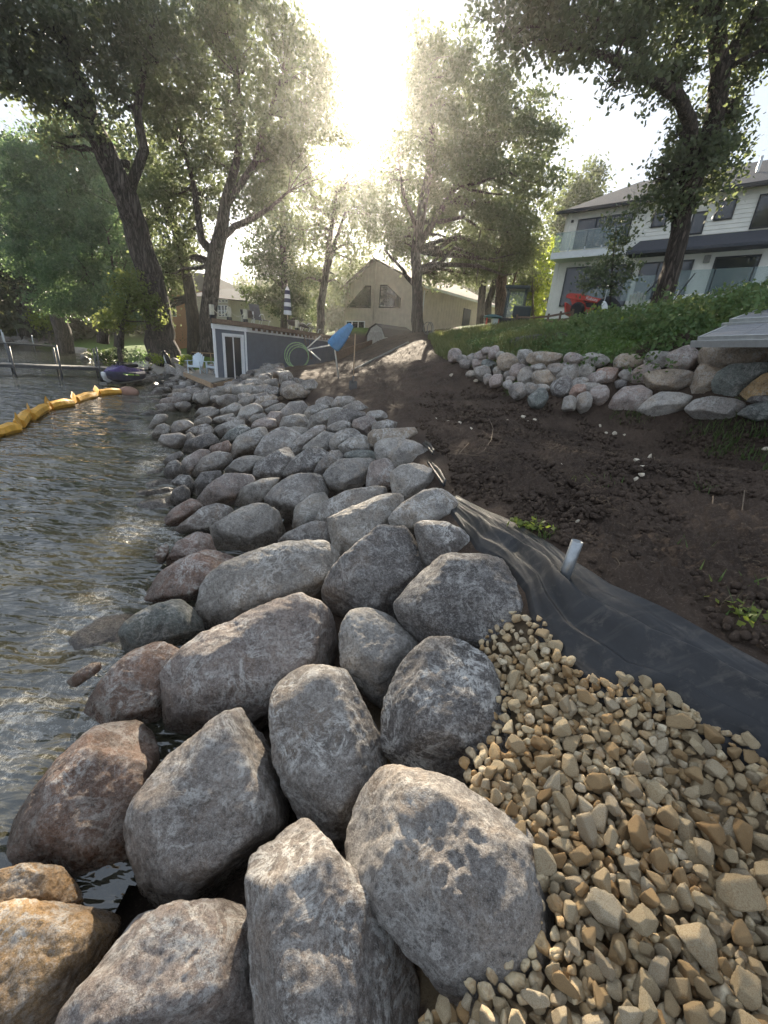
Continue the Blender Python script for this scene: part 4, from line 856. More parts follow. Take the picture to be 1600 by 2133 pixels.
# jumble on the slope beside the wall
zb_ = lambda u_, v_: hit(u_, v_)
def hoop(c, r_, tilt, n=22, turns=1.0): return [(c[0]+r_*math.cos(a)*math.cos(tilt[0]), c[1]+r_*math.cos(a)*math.sin(tilt[0])*.6+r_*math.sin(a)*tilt[1], c[2]+r_*math.sin(a)) for a in [2*math.pi*turns*k/n for k in range(n+1)]]
c1 = D(618, 757, 24.5); c1[2] = max(c1[2], gz1(c1[0], c1[1])+.62)
g = MB(); 
for k in range(3): g.tube(hoop((c1[0]+.05*k, c1[1]+.06*k, c1[2]-.05*k), .68-.06*k, (.3, .25+.1*k)), .028, 7, cap=False)
tag(g.build('garden_hose', HOSE, None, smooth=True), 'big coil of green hose leaning against the boathouse side', 'hose')
p_ = [D(642, 728, 24), D(690, 719, 24.8)]; p2 = [D(642, 728, 24), D(668, 750, 23.4)]; p3 = [D(640, 725, 24.6), D(668, 700, 25.5)]
for k, (pp_, lab) in enumerate(((p_, 'white pipe reaching from the hose towards the blue cover'), (p2, 'short white pipe slanting down to the dirt below the hose'), (p3, 'white pipe slanting up behind the hose'))):
    tag(MB().tube(pp_, .035, 8).build('plastic_pipe', PVC, None, smooth=True), lab, 'pipe', 'white pipes beside the hose')
rgp = np.random.default_rng(9)
for k in range(4):
    a = D(645+rgp.uniform(-8, 8), 748, 25); b_ = D(660+k*9, 700+k*3, 25.6); m_ = (a+b_)/2+np.array([-.6, 0, .5]); tag(MB().tube([a, (a*.5+m_*.5), m_, (m_*.5+b_*.5), b_], .02, 5).build('vine_cane', WOODO, None, smooth=True), 'bare arching cane growing behind the green hose', 'cane', 'bare canes by the hose')
q = hit(732, 716, off=1.2); q = D(716, 700, 15.5)
t = thing('closed_blue_canopy', 'folded blue fabric canopy tilted on its pole beside the boathouse', 'canopy', D(714, 700, 16.5))
a = np.array(D(693, 724, 16.3))-np.array(t.location); b_ = np.array(D(733, 676, 16.6))-np.array(t.location); ax_ = b_-a; L_ = np.linalg.norm(ax_); ax_ /= L_
side = np.cross(ax_, [0, 1, 0]); side /= np.linalg.norm(side); g = MB(); n = 20; prof = [(0, .22), (.04, .27), (.3, .27), (.6, .22), (.85, .15), (.97, .11), (1.0, .06)]
Vv_ = []; Ff_ = []
for i, (s, r_) in enumerate(prof):
    for k in range(n):
        an = 2*math.pi*k/n; rr = r_*(1+.10*math.cos(5*an)); Vv_.append(a+ax_*L_*s+side*rr*math.cos(an)*.95+np.array([0, 1, 0])*rr*math.sin(an)*.6)
for i in range(len(prof)-1):
    for k in range(n): Ff_.append((i*n+k, i*n+(k+1) % n, (i+1)*n+(k+1) % n, (i+1)*n+k))
Ff_.append(tuple(range(n))); Ff_.append(tuple((len(prof)-1)*n+k for k in range(n))); g.add(Vv_, Ff_); g.build('cover', CLOTHB, t, smooth=True)
gp = np.array([t.location[0]-.1, t.location[1], gz1(t.location[0]-.1, t.location[1])]); MB().tube([gp-np.array(t.location), a+ax_*.1, a+ax_*L_], .03, 8).build('pole', PVC, t, smooth=True)
MB().box((0, 0, 0), (.5, .05, .05)).build('crossbar', POST, t)
# shovel
f_ = hit(735, 812); t = thing('shovel', 'long handled shovel stuck upright in the dirt', 'shovel', f_)
MB().tube([(0, 0, .2), (0, 0, 1.62)], .018, 8).build('handle', WOODP, t, smooth=True)
g = MB(); pl = [(-.12, .26), (-.13, .05), (-.07, -.05), (0, -.1), (.07, -.05), (.13, .05), (.12, .26), (.03, .28), (-.03, .28)]; g.prism(pl, -.012, .012); g.build('blade', STEEL, t, bevel=.004)
MB().tube([(0, 0, .2), (0, 0, .42)], .024, 8).build('socket', STEEL, t, smooth=True)
# retaining boards along the slope by the blue canopy
for (u0, v0, u1, v1, y0, y1, h_, lab) in [(700, 722, 775, 712, 26, 31, .55, 'brown timber retaining board beyond the blue canopy'), (735, 744, 850, 722, 19, 24, .08, 'long grey plank lying along the dirt slope')]:
    a = D(u0, v0, y0); b_ = D(u1, v1, y1); a[2] = gz1(a[0], a[1])+h_/2; b_[2] = gz1(b_[0], b_[1])+h_/2; tag(MB().bar(a, b_, .08, h_).build('timber_board', WOODG if h_ < .2 else WOODO, None), lab, 'board')

# ---------------------------------------------------------------- pale chairs and their little deck
dz = .80; dk = [P(383, 775, dz), P(440, 797, dz), P(520, 779, dz), P(452, 764, dz)]
t = thing('small_deck', 'small wooden deck in front of the boathouse with a bare lumber edge', 'deck', dk[1]); o0 = np.array(t.location)
g = MB(); V = [np.array(p)-o0 for p in dk]; g.add([v+np.array([0, 0, -.04]) for v in V]+V, [(3, 2, 1, 0), (4, 5, 6, 7), (0, 1, 5, 4), (1, 2, 6, 5), (2, 3, 7, 6), (3, 0, 4, 7)]); g.build('deck_boards', WOODG, t)
MB().bar(V[0]+np.array([0, -.03, -.10]), V[1]+np.array([0, -.03, -.10]), .05, .2).build('edge_board', WOODP, t); MB().bar(V[1]+np.array([.03, 0, -.14]), V[2]+np.array([.03, 0, -.14]), .05, .17).build('edge_board', WOODP, t)
g = MB()
for k in (0, 1): g.box(V[k]+np.array([.1, .12, -.35]), (.12, .12, .6))
g.build('deck_legs', WOODO, t)
def adiron(u_, v_, rz, lab):
    c_ = P(u_, v_, dz); t = thing('adirondack_chair', lab, 'chair', c_, rz, 'pale chairs on the small deck')
    for k in range(7):
        x_ = (k-3)*.083; h_ = .98-.055*abs(k-3)**1.5*.6; g = MB(); g.bar((x_*.8, .28, .32), (x_, .28+.30, h_), .078, .02); g.build('back_slat', BLUEW, t, bevel=.004)
    g = MB()
    for k in range(5): g.box((0, -.22+k*.11, .37-.02*k), (.52, .10, .022))
    g.build('seat', BLUEW, t, bevel=.003)
    MB().box((0, -.29, .335), (.54, .022, .10)).build('front_apron', BLUEW, t)
    for s in (-1, 1):
        MB().box((s*.29, -.27, .28), (.03, .09, .56)).build('leg', BLUEW, t, bevel=.004); MB().bar((s*.26, -.25, .36), (s*.26, .52, .04), .03, .10).build('leg', BLUEW, t)
        MB().box((s*.32, -.02, .575), (.13, .68, .022)).build('armrest', BLUEW, t, bevel=.004)
    MB().box((0, .42, .60), (.56, .025, .06)).build('back_rail', BLUEW, t)
adiron(409, 777, .12, 'left pale blue-white slatted garden chair on the little deck'); adiron(449, 779, -.42, 'right pale blue-white slatted garden chair, nearer the glass door')
a = P(424, 769, dz); b_ = P(441, 768, dz); t = thing('wooden_rail', 'small pale wooden rail standing behind the two chairs', 'rail', a)
v1 = np.array(b_)-a; MB().bar((-.6, 0, .88), v1+np.array([.3, 0, .88]), .05, .05).build('top_rail', WOODP, t); MB().box((0, 0, .44), (.05, .05, .86)).build('post', WOODP, t); MB().box(v1+np.array([0, 0, .44]), (.05, .05, .86)).build('post', WOODP, t)

# ---------------------------------------------------------------- gable house in the middle
a = D(717, 693, 41.0); b_ = D(873, 686, 35.5); zb0 = 3.8; a[2] = b_[2] = zb0
xd = (b_-a)[:2]; Wd = float(np.linalg.norm(xd)); xd /= Wd; fz = facade(a, xd)
AH = thing('gable_house', 'tan gabled cottage with slanted picture windows behind the dirt slope', 'house'); plumb(AH, a, xd)
def q5(x, y): return fz(650+x/3.556, 500+y/3.556)
zl = q5(240, 350)[1]; ap = q5(478, 150); zr_ = q5(775, 330)[1]; dep_ = 12
g = MB(); poly = [(0, -2.2), (Wd, -2.2), (Wd, zr_), (ap[0], ap[1]), (0, zl)]; g.prism(poly, 0, dep_); g.build('wall', TAN, AH)
g = MB(); k = .35
while k < Wd: 
    zt2 = zl+(ap[1]-zl)*k/ap[0] if k < ap[0] else ap[1]+(zr_-ap[1])*(k-ap[0])/(Wd-ap[0]); g.b2((k-.018, -.02, -2.1), (k+.018, -.002, zt2-.12)); k += .4
k = .4
while k < dep_: g.b2((Wd+.002, k-.018, -2.1), (Wd+.02, k+.018, zr_-.1)); k += .4
g.build('battens', TAN, AH)
def slab(g, p, q, y0, y1, th): g.prism([(p[0], p[1]), (q[0], q[1]), (q[0], q[1]+th), (p[0], p[1]+th)], y0, y1)
g = MB(); slab(g, (-.45, zl-.33), ap, -.4, dep_+.3, .14); slab(g, (ap[0]+.002, ap[1]), (Wd+.45, zr_-.25), -.4, dep_+.3, .14); g.build('roof', simple('brown_shingle', (.13, .115, .10), .9, 0, .3, 20, .5), AH)
g = MB(); g.b2((Wd+.42, -.4, zr_-.30), (Wd+.56, dep_+.2, zr_-.16)); g.build('gutter', WHITE, AH); g = MB(); g.tube([(Wd+.1, .1, zr_-.4), (Wd+.1, .1, -1)], .05, 8); g.build('downpipe', WHITE, AH, smooth=True)
def trap(pts, name):
    P2 = [q5(*p) for p in pts]; g = MB(); cxx = sum(p[0] for p in P2)/len(P2); czz = sum(p[1] for p in P2)/len(P2)
    g.prism(P2, -.07, .0); f = g.build(name, simple('brown_window_frame', (.06, .05, .04), .5), AH); g = MB(); g.prism([(cxx+(p[0]-cxx)*.9, czz+(p[1]-czz)*.9) for p in P2], -.078, -.071); g.build('pane', PANE, f)
    return f
trap([(255, 505), (435, 505), (440, 338), (400, 338)], 'slanted_window'); f = trap([(497, 502), (655, 505), (658, 430), (560, 332), (510, 332)], 'slanted_window')
x0, z0 = q5(250, 720); x1, z1 = q5(395, 600); window(AH, x0, x1, z0, z1, -.03, fr=.08, mull=(.33, .66), fm=WHITE, name='patio_door')
x0, z0 = q5(440, 800); x1, z1 = q5(472, 130); MB().b2((x0+.1, -.16, z0+2), (x1-.02, -.04, ap[1]-.2)).build('chimney_flue', TAN, AH)
g = MB(); window_y = 6.5; g.b2((Wd+.0, 6.2, zr_-2.6), (Wd+.06, 7.4, zr_-.9)); g.build('side_window', DARK, AH)
# gambrel shed in front
s0 = D(765, 697, 32.0); s1 = D(803, 695, 30.4); s0[2] = s1[2] = gz1(s0[0]+.5, s0[1])-.2; xd2 = (s1-s0)[:2]; w2_ = float(np.linalg.norm(xd2)); SH = thing('garden_shed', 'small barn-roofed shed standing in front of the tan cottage', 'shed'); plumb(SH, s0, xd2/w2_)
hh = 1.15; poly = [(0, 0), (w2_, 0), (w2_, hh), (w2_*.82, hh+.5), (w2_*.5, hh+.75), (w2_*.18, hh+.5), (0, hh)]; MB().prism(poly, 0, 2.6).build('wall', simple('shed_siding', (.40, .38, .33), .7), SH)
g = MB(); rp = [(w2_+.06, hh-.04), (w2_*.84, hh+.5), (w2_*.5, hh+.77), (w2_*.16, hh+.5), (-.06, hh-.04)]
for p, q in zip(rp[:-1], rp[1:]): slab(g, p, q, -.1, 2.7, .05)
g.build('roof', simple('shed_shingle', (.10, .085, .075), .9, 0, .3, 20), SH); g = MB(); g.b2((w2_*.15, -.03, .05), (w2_*.495, -.005, hh+.25)); g.b2((w2_*.505, -.03, .05), (w2_*.85, -.005, hh+.25)); g.build('double_door', simple('shed_door', (.33, .31, .27), .7), SH)

# ---------------------------------------------------------------- yellow house and brick house on the left, far back
a = D(437, 684, 42); b_ = D(476, 684, 42); a[2] = b_[2] = 3.2; xd = np.array([1., .12]); YH = thing('yellow_house', 'pale yellow house with a grey hip roof and arched windows behind the boathouse', 'house'); plumb(YH, a, xd/np.linalg.norm(xd)); fy = facade(a, xd)
X0 = fy(436, 640)[0]-1.5; X1 = fy(476, 640)[0]; zt3 = fy(455, 622)[1]; MB().b2((X0, 0, -1), (X1, 7, zt3)).build('front_wall', simple('beige_wall', (.42, .40, .32), .7), YH); MB().b2((X1+.002, .6, -1), (X1+4.6, 7, zt3-.002)).build('side_wall', YELL, YH)
g = MB(); rz_ = fy(480, 592)[1]; V = [(X0-.6, -.6, zt3), (X1+5.2, -.6, zt3), (X1+5.2, 7.6, zt3), (X0-.6, 7.6, zt3), (X0+2.5, 3.5, rz_), (X1+1.8, 3.5, rz_)]; g.add(V, [(0, 1, 5, 4), (1, 2, 5), (2, 3, 4, 5), (3, 0, 4), (3, 2, 1, 0)]); g.build('roof', SHING, YH)
for k, (u0, u1) in enumerate(((455, 461), (462.5, 467.5), (469, 475))):
    x0, z0 = fy(u0, 659); x1, z1 = fy(u1, 636); window(YH, x0, x1, z0, z1, -.04, fr=.05, trans=(.5,), fm=WHITE); x0, z0 = fy(u0, 630); x1, z1 = fy(u1, 624); window(YH, x0, x1, z0, z1, -.04, fr=.05, fm=WHITE)
a = D(345, 702, 47); BRH = thing('brick_house', 'orange brick house glimpsed between the big trunks on the left', 'house', (a[0], a[1], 1.8), .05)
MB().b2((-1.5, 0, -1), (5.2, 6, 5.2)).build('wall', BRICK, BRH); g = MB(); g.prism([(-2.1, 5.2), (5.8, 5.2), (5.4, 6.8), (-1.7, 6.8)], -.5, 6.5); g.build('roof', SHING, BRH); window(BRH, .5, 1.4, 2.6, 4.0, -.03, fr=.06, fm=WHITE)
rg = np.random.default_rng(5)

# ---------------------------------------------------------------- large house on the right
hd = np.array([.7636, -.6457]); a = D(1137, 661, 30); BG = thing('lakefront_house', 'large cream two-storey house with black windows and a dark shingle roof on the right', 'house'); plumb(BG, a, hd); fb = facade(a, hd)
def q6(x, y, back=0.0): return fb(1100+x/3.2, 320+y/3.2, back)
LH = 16.5; ze = q6(240, 405)[1]; zm = q6(1000, 640)[1]
siding(BG, 'lower_wall', 0, LH, -1, zm, 0, .42, CREAM, vertical=True); siding(BG, 'upper_wall', .25, LH, zm+.002, ze, -.03, .19, CREAM)
g = MB(); g.b2((0, .13, -1), (.12, 9, ze)); g.build('end_wall', CREAM, BG); g = MB(); g.b2((-.04, -.06, -1), (.22, .0, zm)); g.b2((.2, -.075, zm+.3), (.38, -.04, ze)); g.build('corner_trim', CREAM, BG)
rdg = 3.4; g = MB(); z1_ = ze+2.35; e_ = -.55
g.add([(-.3, e_, ze-.02), (LH+1, e_, ze-.02), (LH+1, rdg+.6, z1_), (2.6, rdg+.6, z1_), (-.3, 9, ze-.02), (LH+1, 9, ze-.02)], [(0, 1, 2, 3), (0, 3, 4), (3, 2, 5, 4), (0, 4, 5, 1), (1, 5, 2)]); g.build('roof', SHING, BG)
MB().b2((-.35, e_-.06, ze-.14), (LH+1, e_+.0, ze+.03)).build('gutter', DARK, BG)
for x_ in (q6(1390, 140)[0]+.6, q6(1520, 160)[0]+.4): MB().tube([(x_, 1.6, ze+.6), (x_, 1.6, ze+1.75)], .07, 10).build('vent_pipe', ALU, BG, smooth=True)
def rect6(x0, y0, x1, y1): p = q6(x0, y0); q = q6(x1, y1); return p[0], q[0], q[1], p[1]
def win6(x0, y0, x1, y1, **k): a_, b2_, c_, d_ = rect6(x0, y0, x1, y1); return window(BG, min(a_, b2_), max(a_, b2_), min(c_, d_), max(c_, d_), -.07, fr=.075, **k)
def winc(tl, tr, bl, br, **k):
    p = [q6(*t_) for t_ in (tl, tr, bl, br)]; xl = (p[0][0]+p[2][0])/2; xr = (p[1][0]+p[3][0])/2; zt_2 = (p[0][1]+p[1][1])/2; zb2 = (p[2][1]+p[3][1])/2; return window(BG, xl, xr, zb2, zt_2, -.07, fr=.075, **k)
winc((340, 440), (712, 395), (300, 640), (655, 605), mull=(.36, .68)); winc((850, 375), (940, 365), (815, 498), (920, 490)); winc((1110, 395), (1205, 380), (1060, 545), (1158, 540)); winc((1275, 312), (1402, 297), (1232, 450), (1360, 440)); winc((1548, 275), (1740, 250), (1470, 508), (1660, 490))
winc((262, 758), (722, 735), (205, 1035), (640, 1000), mull=(.55,)); winc((745, 733), (1115, 705), (700, 995), (1040, 945), mull=(.36, .64), name='glass_doors'); winc((1242, 690), (1552, 675), (1185, 935), (1480, 930)); winc((1640, 665), (1900, 650), (1580, 930), (1830, 920))
# skirt roof, balcony, deck
xs0 = q6(690, 640)[0]; g = MB(); g.prism([(0, 0)]*0 or [(xs0, zm-.25), (LH+1, zm-.25), (LH+1, zm-.12), (xs0, zm-.12)], -.95, 0); V = [(xs0, -.95, zm-.118), (LH+1, -.95, zm-.118), (LH+1, -.05, zm+.55), (xs0+.35, -.05, zm+.55), (xs0, -.05, zm-.118), (LH+1, -.05, zm-.118)]
g.add(V, [(0, 1, 2, 3), (0, 3, 4), (1, 5, 2), (0, 4, 5, 1), (3, 2, 5, 4)]); g.build('skirt_roof', SHING, BG)
xb1 = q6(665, 640)[0]-.15; MB().b2((.0, -1.1, zm-.22), (xb1, -.03, zm+.12)).build('balcony', WHITE, BG)
g = MB(); n_ = 4
for k in range(n_): g.b2((.08+(xb1-.16)*k/n_+.02, -1.06, zm+.2), (.08+(xb1-.16)*(k+1)/n_-.02, -1.045, zm+1.12))
g.b2((.05, -1.0, zm+.2), (.065, -.1, zm+1.12)); g.build('balcony_glass', CLEAR, BG)
g = MB(); g.tube([(.05, -1.05, zm+1.14), (xb1, -1.05, zm+1.14)], .018, 6); g.tube([(.05, -1.05, zm+1.14), (.05, -.1, zm+1.14)], .018, 6)
for k in range(n_+1): g.b2((.05+(xb1-.1)*k/n_-.03, -1.08, zm+.1), (.05+(xb1-.1)*k/n_+.03, -1.03, zm+.32))
g.build('balcony_rail', ALU, BG)
zd = q6(1180, 942, -2.6)[1]; xd0 = q6(965, 945, -2.6)[0]; MB().b2((xd0, -2.7, zd-.45), (LH+2, -.2, zd)).build('deck', WHITE, BG)
g = MB(); k = xd0+.05
while k < LH: g.b2((k, -2.66, zd+.05), (k+1.35, -2.645, zd+1.08)); k += 1.4
g.build('deck_glass', CLEAR, BG); g = MB(); k = xd0+.2
while k < LH: g.b2((k-.03, -2.70, zd), (k+.03, -2.63, zd+.22)); k += .7
g.build('glass_clamps', ALU, BG); g = MB(); xg = q6(610, 980, -2.6)[0]; g.b2((xg, -2.6, zd-.2), (xg+1.4, -2.585, zd+.95)); g.build('stair_glass', CLEAR, BG)
g = MB(); g.tube([(xg+.9, -2.7, zd-.3), (xg+1.7, -2.7, zd+.9)], .03, 6); g.tube([(xd0-.3, -2.9, zd-1.2), (xd0+.7, -2.9, zd+.9)], .03, 6); g.build('stair_handrails', DARK, BG)
for (x_, y_) in ((730, 380), (1195, 705)): p = q6(x_, y_); MB().box((p[0], -.12, p[1]), (.28, .12, .34)).build('wall_lantern', simple('wall_lantern_grey', (.22, .21, .19), .6), BG, bevel=.02)
for (x_, y_) in ((300, 455), (770, 390)): p = q6(x_, y_); MB().box((p[0], -.10, p[1]), (.12, .1, .14)).build('wall_light', DARK, BG, bevel=.01)

# ---------------------------------------------------------------- red tractor
tp = D(1195, 668, 22.0); e1 = D(1285, 668, 21.0); tp[2] = gz1(tp[0]+1, tp[1])-.0; TR_ = thing('tractor_loader', 'red compact tractor with its loader arm towards the left', 'tractor'); 
dxy = (e1-tp)[:2]; Lt = float(np.linalg.norm(dxy)); plumb(TR_, tp, dxy/Lt); zoff = D(1195, 668, 22.0)[2]-tp[2]; ft = facade(tp, dxy)
def q4(x, y): return ft(1160+x/6.154, 560+y/6.154)
arm = [q4(*p) for p in [(120, 370), (135, 330), (180, 315), (330, 325), (480, 370), (690, 410), (720, 440), (715, 475), (680, 480), (520, 440), (340, 405), (290, 410), (200, 395)]]
for y0, y1 in ((-.1, .0), (.95, 1.05)): MB().prism(arm, y0, y1).build('loader_arm', RED, TR_, bevel=.012)
MB().prism([q4(*p) for p in [(185, 390), (250, 400), (255, 430), (215, 480), (195, 460)]], -.06, .04).build('arm_bracket', RED, TR_)
MB().prism([q4(*p) for p in [(108, 440), (130, 435), (128, 590), (105, 590)]], -.2, 1.2).build('bucket_plate', RED, TR_, bevel=.01)
MB().prism([q4(*p) for p in [(335, 440), (360, 440), (370, 485), (540, 500), (545, 540), (345, 545)]], .15, .9).build('body', RED, TR_, bevel=.02)
MB().prism([q4(*p) for p in [(360, 425), (545, 445), (545, 500), (362, 480)]], .2, .85).build('engine_grille', DARK, TR_)
g = MB(); fr_ = [q4(*p) for p in [(335, 215), (700, 185), (715, 440), (340, 400)]]
for y in (.1, .95):
    for i in range(4): A_ = fr_[i]; B_ = fr_[(i+1) % 4]; g.bar((A_[0], y, A_[1]), (B_[0], y, B_[1]), .05)
    m0, m1 = q4(590, 200), q4(600, 410); g.bar((m0[0], y, m0[1]), (m1[0], y, m1[1]), .06)
for i in range(4): g.bar((fr_[i][0], .1, fr_[i][1]), (fr_[i][0], .95, fr_[i][1]), .05)
g.build('cab_frame', DARK, TR_); g = MB(); g.prism(fr_, .5, .51); g.build('cab_glass', CLEAR, TR_)
sm = q4(565, 480); x2_, z2_ = q4(590, 480)
for (c_, r_) in ((q4(275, 470), .30), (q4(640, 500), .52)):
    for y in (.02, .9):
        M = Matrix.Translation((c_[0], y, max(c_[1]-.15, r_*.7)))@Matrix.Rotation(R(90), 4, 'X'); o = MB().lathe([(r_*.55, -.14), (r_*.95, -.14), (r_, -.09), (r_, .09), (r_*.95, .14), (r_*.55, .14)], n=22, M=M).build('wheel', BLACK, TR_, smooth=True)
        MB().lathe([(r_*.5, -.12), (r_*.5, .12)], n=16, M=M).build('rim', RED, o)
bpy.context.view_layer.update()
cu = bpy.data.curves.new('lettering', 'FONT'); cu.body = 'Kubota'; cu.size = .34; cu.extrude = .004; to = bpy.data.objects.new('lettering', cu); COL.objects.link(to); bpy.context.view_layer.update()
dg = bpy.context.evaluated_depsgraph_get(); lm = bpy.data.meshes.new_from_object(to.evaluated_get(dg)); bpy.data.objects.remove(to); lo_ = link('lettering', lm, WHITE, TR_)
p = q4(372, 392); p2 = q4(520, 425); lo_.location = (p[0], -.108, p[1]); lo_.rotation_euler = (R(90), -math.atan2(p2[1]-p[1], p2[0]-p[0]), 0); lw = max(v.co.x for v in lm.vertices); sc_ = math.hypot(p2[0]-p[0], p2[1]-p[1])/lw; lo_.scale = (sc_, sc_, 1)
# white satellite-like disc and garden chair by the tree
c_ = D(1256, 640, 20.3); t = thing('white_disc', 'white oval dish on a thin rod in front of the tractor', 'dish', (c_[0], c_[1], gz1(c_[0], c_[1]))); MB().tube([(0, 0, 0), (0, 0, c_[2]-t.location[2]+.9)], .015, 6).build('rod', ALU, t, smooth=True)
MB().lathe([(.01, -.03), (.24, -.02), (.26, 0), (.24, .015), (.01, .02)], n=24, M=Matrix.Translation((.05, -.06, c_[2]-t.location[2]))@Matrix.Rotation(R(70), 4, 'X')@Matrix.Rotation(R(35), 4, 'Y')).build('dish', WHITE, t, smooth=True)
c_ = D(1322, 650, 18.6); t = thing('white_garden_chair', 'white slatted garden chair half hidden by shrubs beside the big trunk', 'chair', (c_[0], c_[1], c_[2]-.35), 2.6)
for k in range(5): MB().bar(((k-2)*.1, .2, .35), ((k-2)*.12, .5, 1.0-.04*abs(k-2)), .09, .02).build('back_slat', WHITE, t)
MB().box((0, 0, .36), (.52, .5, .03)).build('seat', WHITE, t)
for s in (-1, 1): MB().box((s*.28, -.22, .27), (.04, .07, .54)).build('leg', WHITE, t); MB().bar((s*.26, -.2, .34), (s*.26, .5, .02), .03, .08).build('leg', WHITE, t); MB().box((s*.3, 0, .56), (.1, .6, .02)).build('armrest', WHITE, t)
# dark cabbed digger and covered utility cart further left
c_ = D(1066, 668, 27); t = thing('small_excavator', 'dark cab of a digger parked under the trees between the two houses', 'excavator', (c_[0], c_[1], c_[2]-.5), -.3); DG = simple('dark_teal_machine', (.03, .04, .04), .5)
MB().box((0, 0, .35), (2.0, 1.4, .5)).build('track', BLACK, t, bevel=.15); MB().box((.5, 0, .95), (1.0, 1.3, .6)).build('engine_cover', DG, t, bevel=.08)
g = MB()
for x_ in (-.45, .55):
    for y_ in (-.5, .5): g.bar((x_, y_, .6), (x_, y_, 2.1), .12)
g.box((.05, 0, 2.2), (1.35, 1.25, .18)); g.build('cab', DG, t, bevel=.03); MB().b2((-.44, -.02, .7), (.54, .02, 2.1)).build('cab_glass', CLEAR, t)
c_ = D(1026, 668, 26); t = thing('covered_cart', 'small cart under a teal cover below the bare trunks', 'cart', (c_[0], c_[1], c_[2]-.3), .2); MB().lathe([(.15, .62), (.5, .54), (.55, .45), (.2, .40)], n=14).build('cover', simple('teal_cover', (.06, .12, .13), .6), t, smooth=True)
for x_ in (-.35, .35): MB().tube([(x_, 0, 0), (x_, 0, .5)], .05, 8).build('leg', RED, t); 
MB().box((.1, -.1, .3), (.3, .3, .4)).build('white_box', WHITE, t, bevel=.03)
# low dark fence at the top of the bank
FN = [D(u_, v_, y_) for u_, v_, y_ in ((1075, 672, 24.5), (1110, 674, 23.5), (1140, 672, 22.5), (1165, 668, 21.5), (1190, 664, 20.6))]; t = thing('low_fence', 'low dark wooden fence at the top of the bank left of the tractor', 'fence', FN[0]); o0 = np.array(t.location)
for k, p in enumerate(FN): MB().box(p-o0+np.array([0, 0, -.1]), (.08, .08, 1.0)).build('post', WOODO, t)
for a, b_ in zip(FN[:-1], FN[1:]):
    for h_ in (.28, .02): MB().bar(a-o0+np.array([0, 0, h_]), b_-o0+np.array([0, 0, h_]), .03, .09).build('rail', WOODO, t)
c_ = D(890, 690, 24); t = thing('wheel_hoop', 'pair of pale wheels lying on the slope beside the cottage tree', 'wheels', c_)
for k in (0, 1): MB().tube(hoop((0.15*k, .1*k, .15), .30, (.7+.3*k, .1)), .022, 7, cap=False).build('wheel', GREYR if k else WOODG, t, smooth=True)

# ---------------------------------------------------------------- aluminium stair-dock panels on the wall
def panel(corners, lab, seed, thick=.11):
    C_ = [np.array(c)+(0, 0, .10) for c in corners]; t = thing('stacked_dock', lab, 'dock section', C_[0], group='stacked dock panels'); o0 = C_[0]; U_ = C_[1]-C_[0]; V_ = C_[3]-C_[0]; lu, lv = np.linalg.norm(U_), np.linalg.norm(V_); U_ /= lu; V_ /= lv; N_ = np.cross(U_, V_); N_ /= np.linalg.norm(N_)
    if N_[2] < 0: N_ = -N_
    M = Matrix([[U_[i], V_[i], N_[i], 0] for i in range(3)]+[[0, 0, 0, 1]])
    def bxx(u0, u1, v0, v1, z0, z1, g): g.add([M@Vector((a, b, c)) for c in (z0, z1) for a, b in ((u0, v0), (u1, v0), (u1, v1), (u0, v1))], [(3, 2, 1, 0), (4, 5, 6, 7), (0, 1, 5, 4), (1, 2, 6, 5), (2, 3, 7, 6), (3, 0, 4, 7)])
    g = MB(); bxx(0, lu, 0, .05, -thick, .01, g); bxx(0, lu, lv-.05, lv, -thick, .01, g); bxx(0, .05, .05, lv-.05, -thick, .008, g); bxx(lu-.05, lu, .05, lv-.05, -thick, .008, g); bxx(-.12, lu+.1, -.06, -.002, -thick-.04, -thick*.45, g); g.build('frame', ALU, t)
    g = MB(); n = max(2, int(lu/.62)); m = max(2, int(lv/.30))
    for i in range(n):
        for j in range(m): bxx(.06+i*(lu-.1)/n, .06+(i+1)*(lu-.1)/n-.012, .06+j*(lv-.1)/m, .06+(j+1)*(lv-.1)/m-.014, -.03, .002, g)
    g.build('deck_panel', GREYR, t)
    g = MB(); bxx(.04, lu-.04, .04, lv-.04, -.05, -.034, g); g.build('underframe', ALU, t)
panel([D(1449, 716, 7.6), D(1790, 712, 5.2), D(1860, 655, 7.3), D(1540, 676, 9.3)], 'lower grey dock panel with a bright aluminium edge resting on the boulder wall', 0)
panel([D(1515, 678, 8.6), D(1860, 665, 6.2), D(1900, 610, 8.2), D(1640, 632, 10.0)], 'upper grey dock panel stacked behind the lower one', 1)
# coir/netting log above the wall
for k, (pl_, r_, lab) in enumerate([([(1057, 722, 13.4), (1075, 716, 13.2), (1100, 712, 13.0), (1135, 708, 12.8), (1165, 705, 12.6), (1185, 707, 12.4)], .17, 'long grey erosion log lying on the wall top'), ([(1160, 722, 12.1), (1185, 722, 11.8), (1205, 727, 11.6)], .12, 'short dark log stub lying right of the long grey one')]):
    pts_ = [D(*p) for p in pl_]; tag(MB().tube(pts_, [r_*.7]+[r_]*(len(pts_)-2)+[r_*.8], 14, wob=.05).build('erosion_log', COIR, None, smooth=True), lab, 'log')

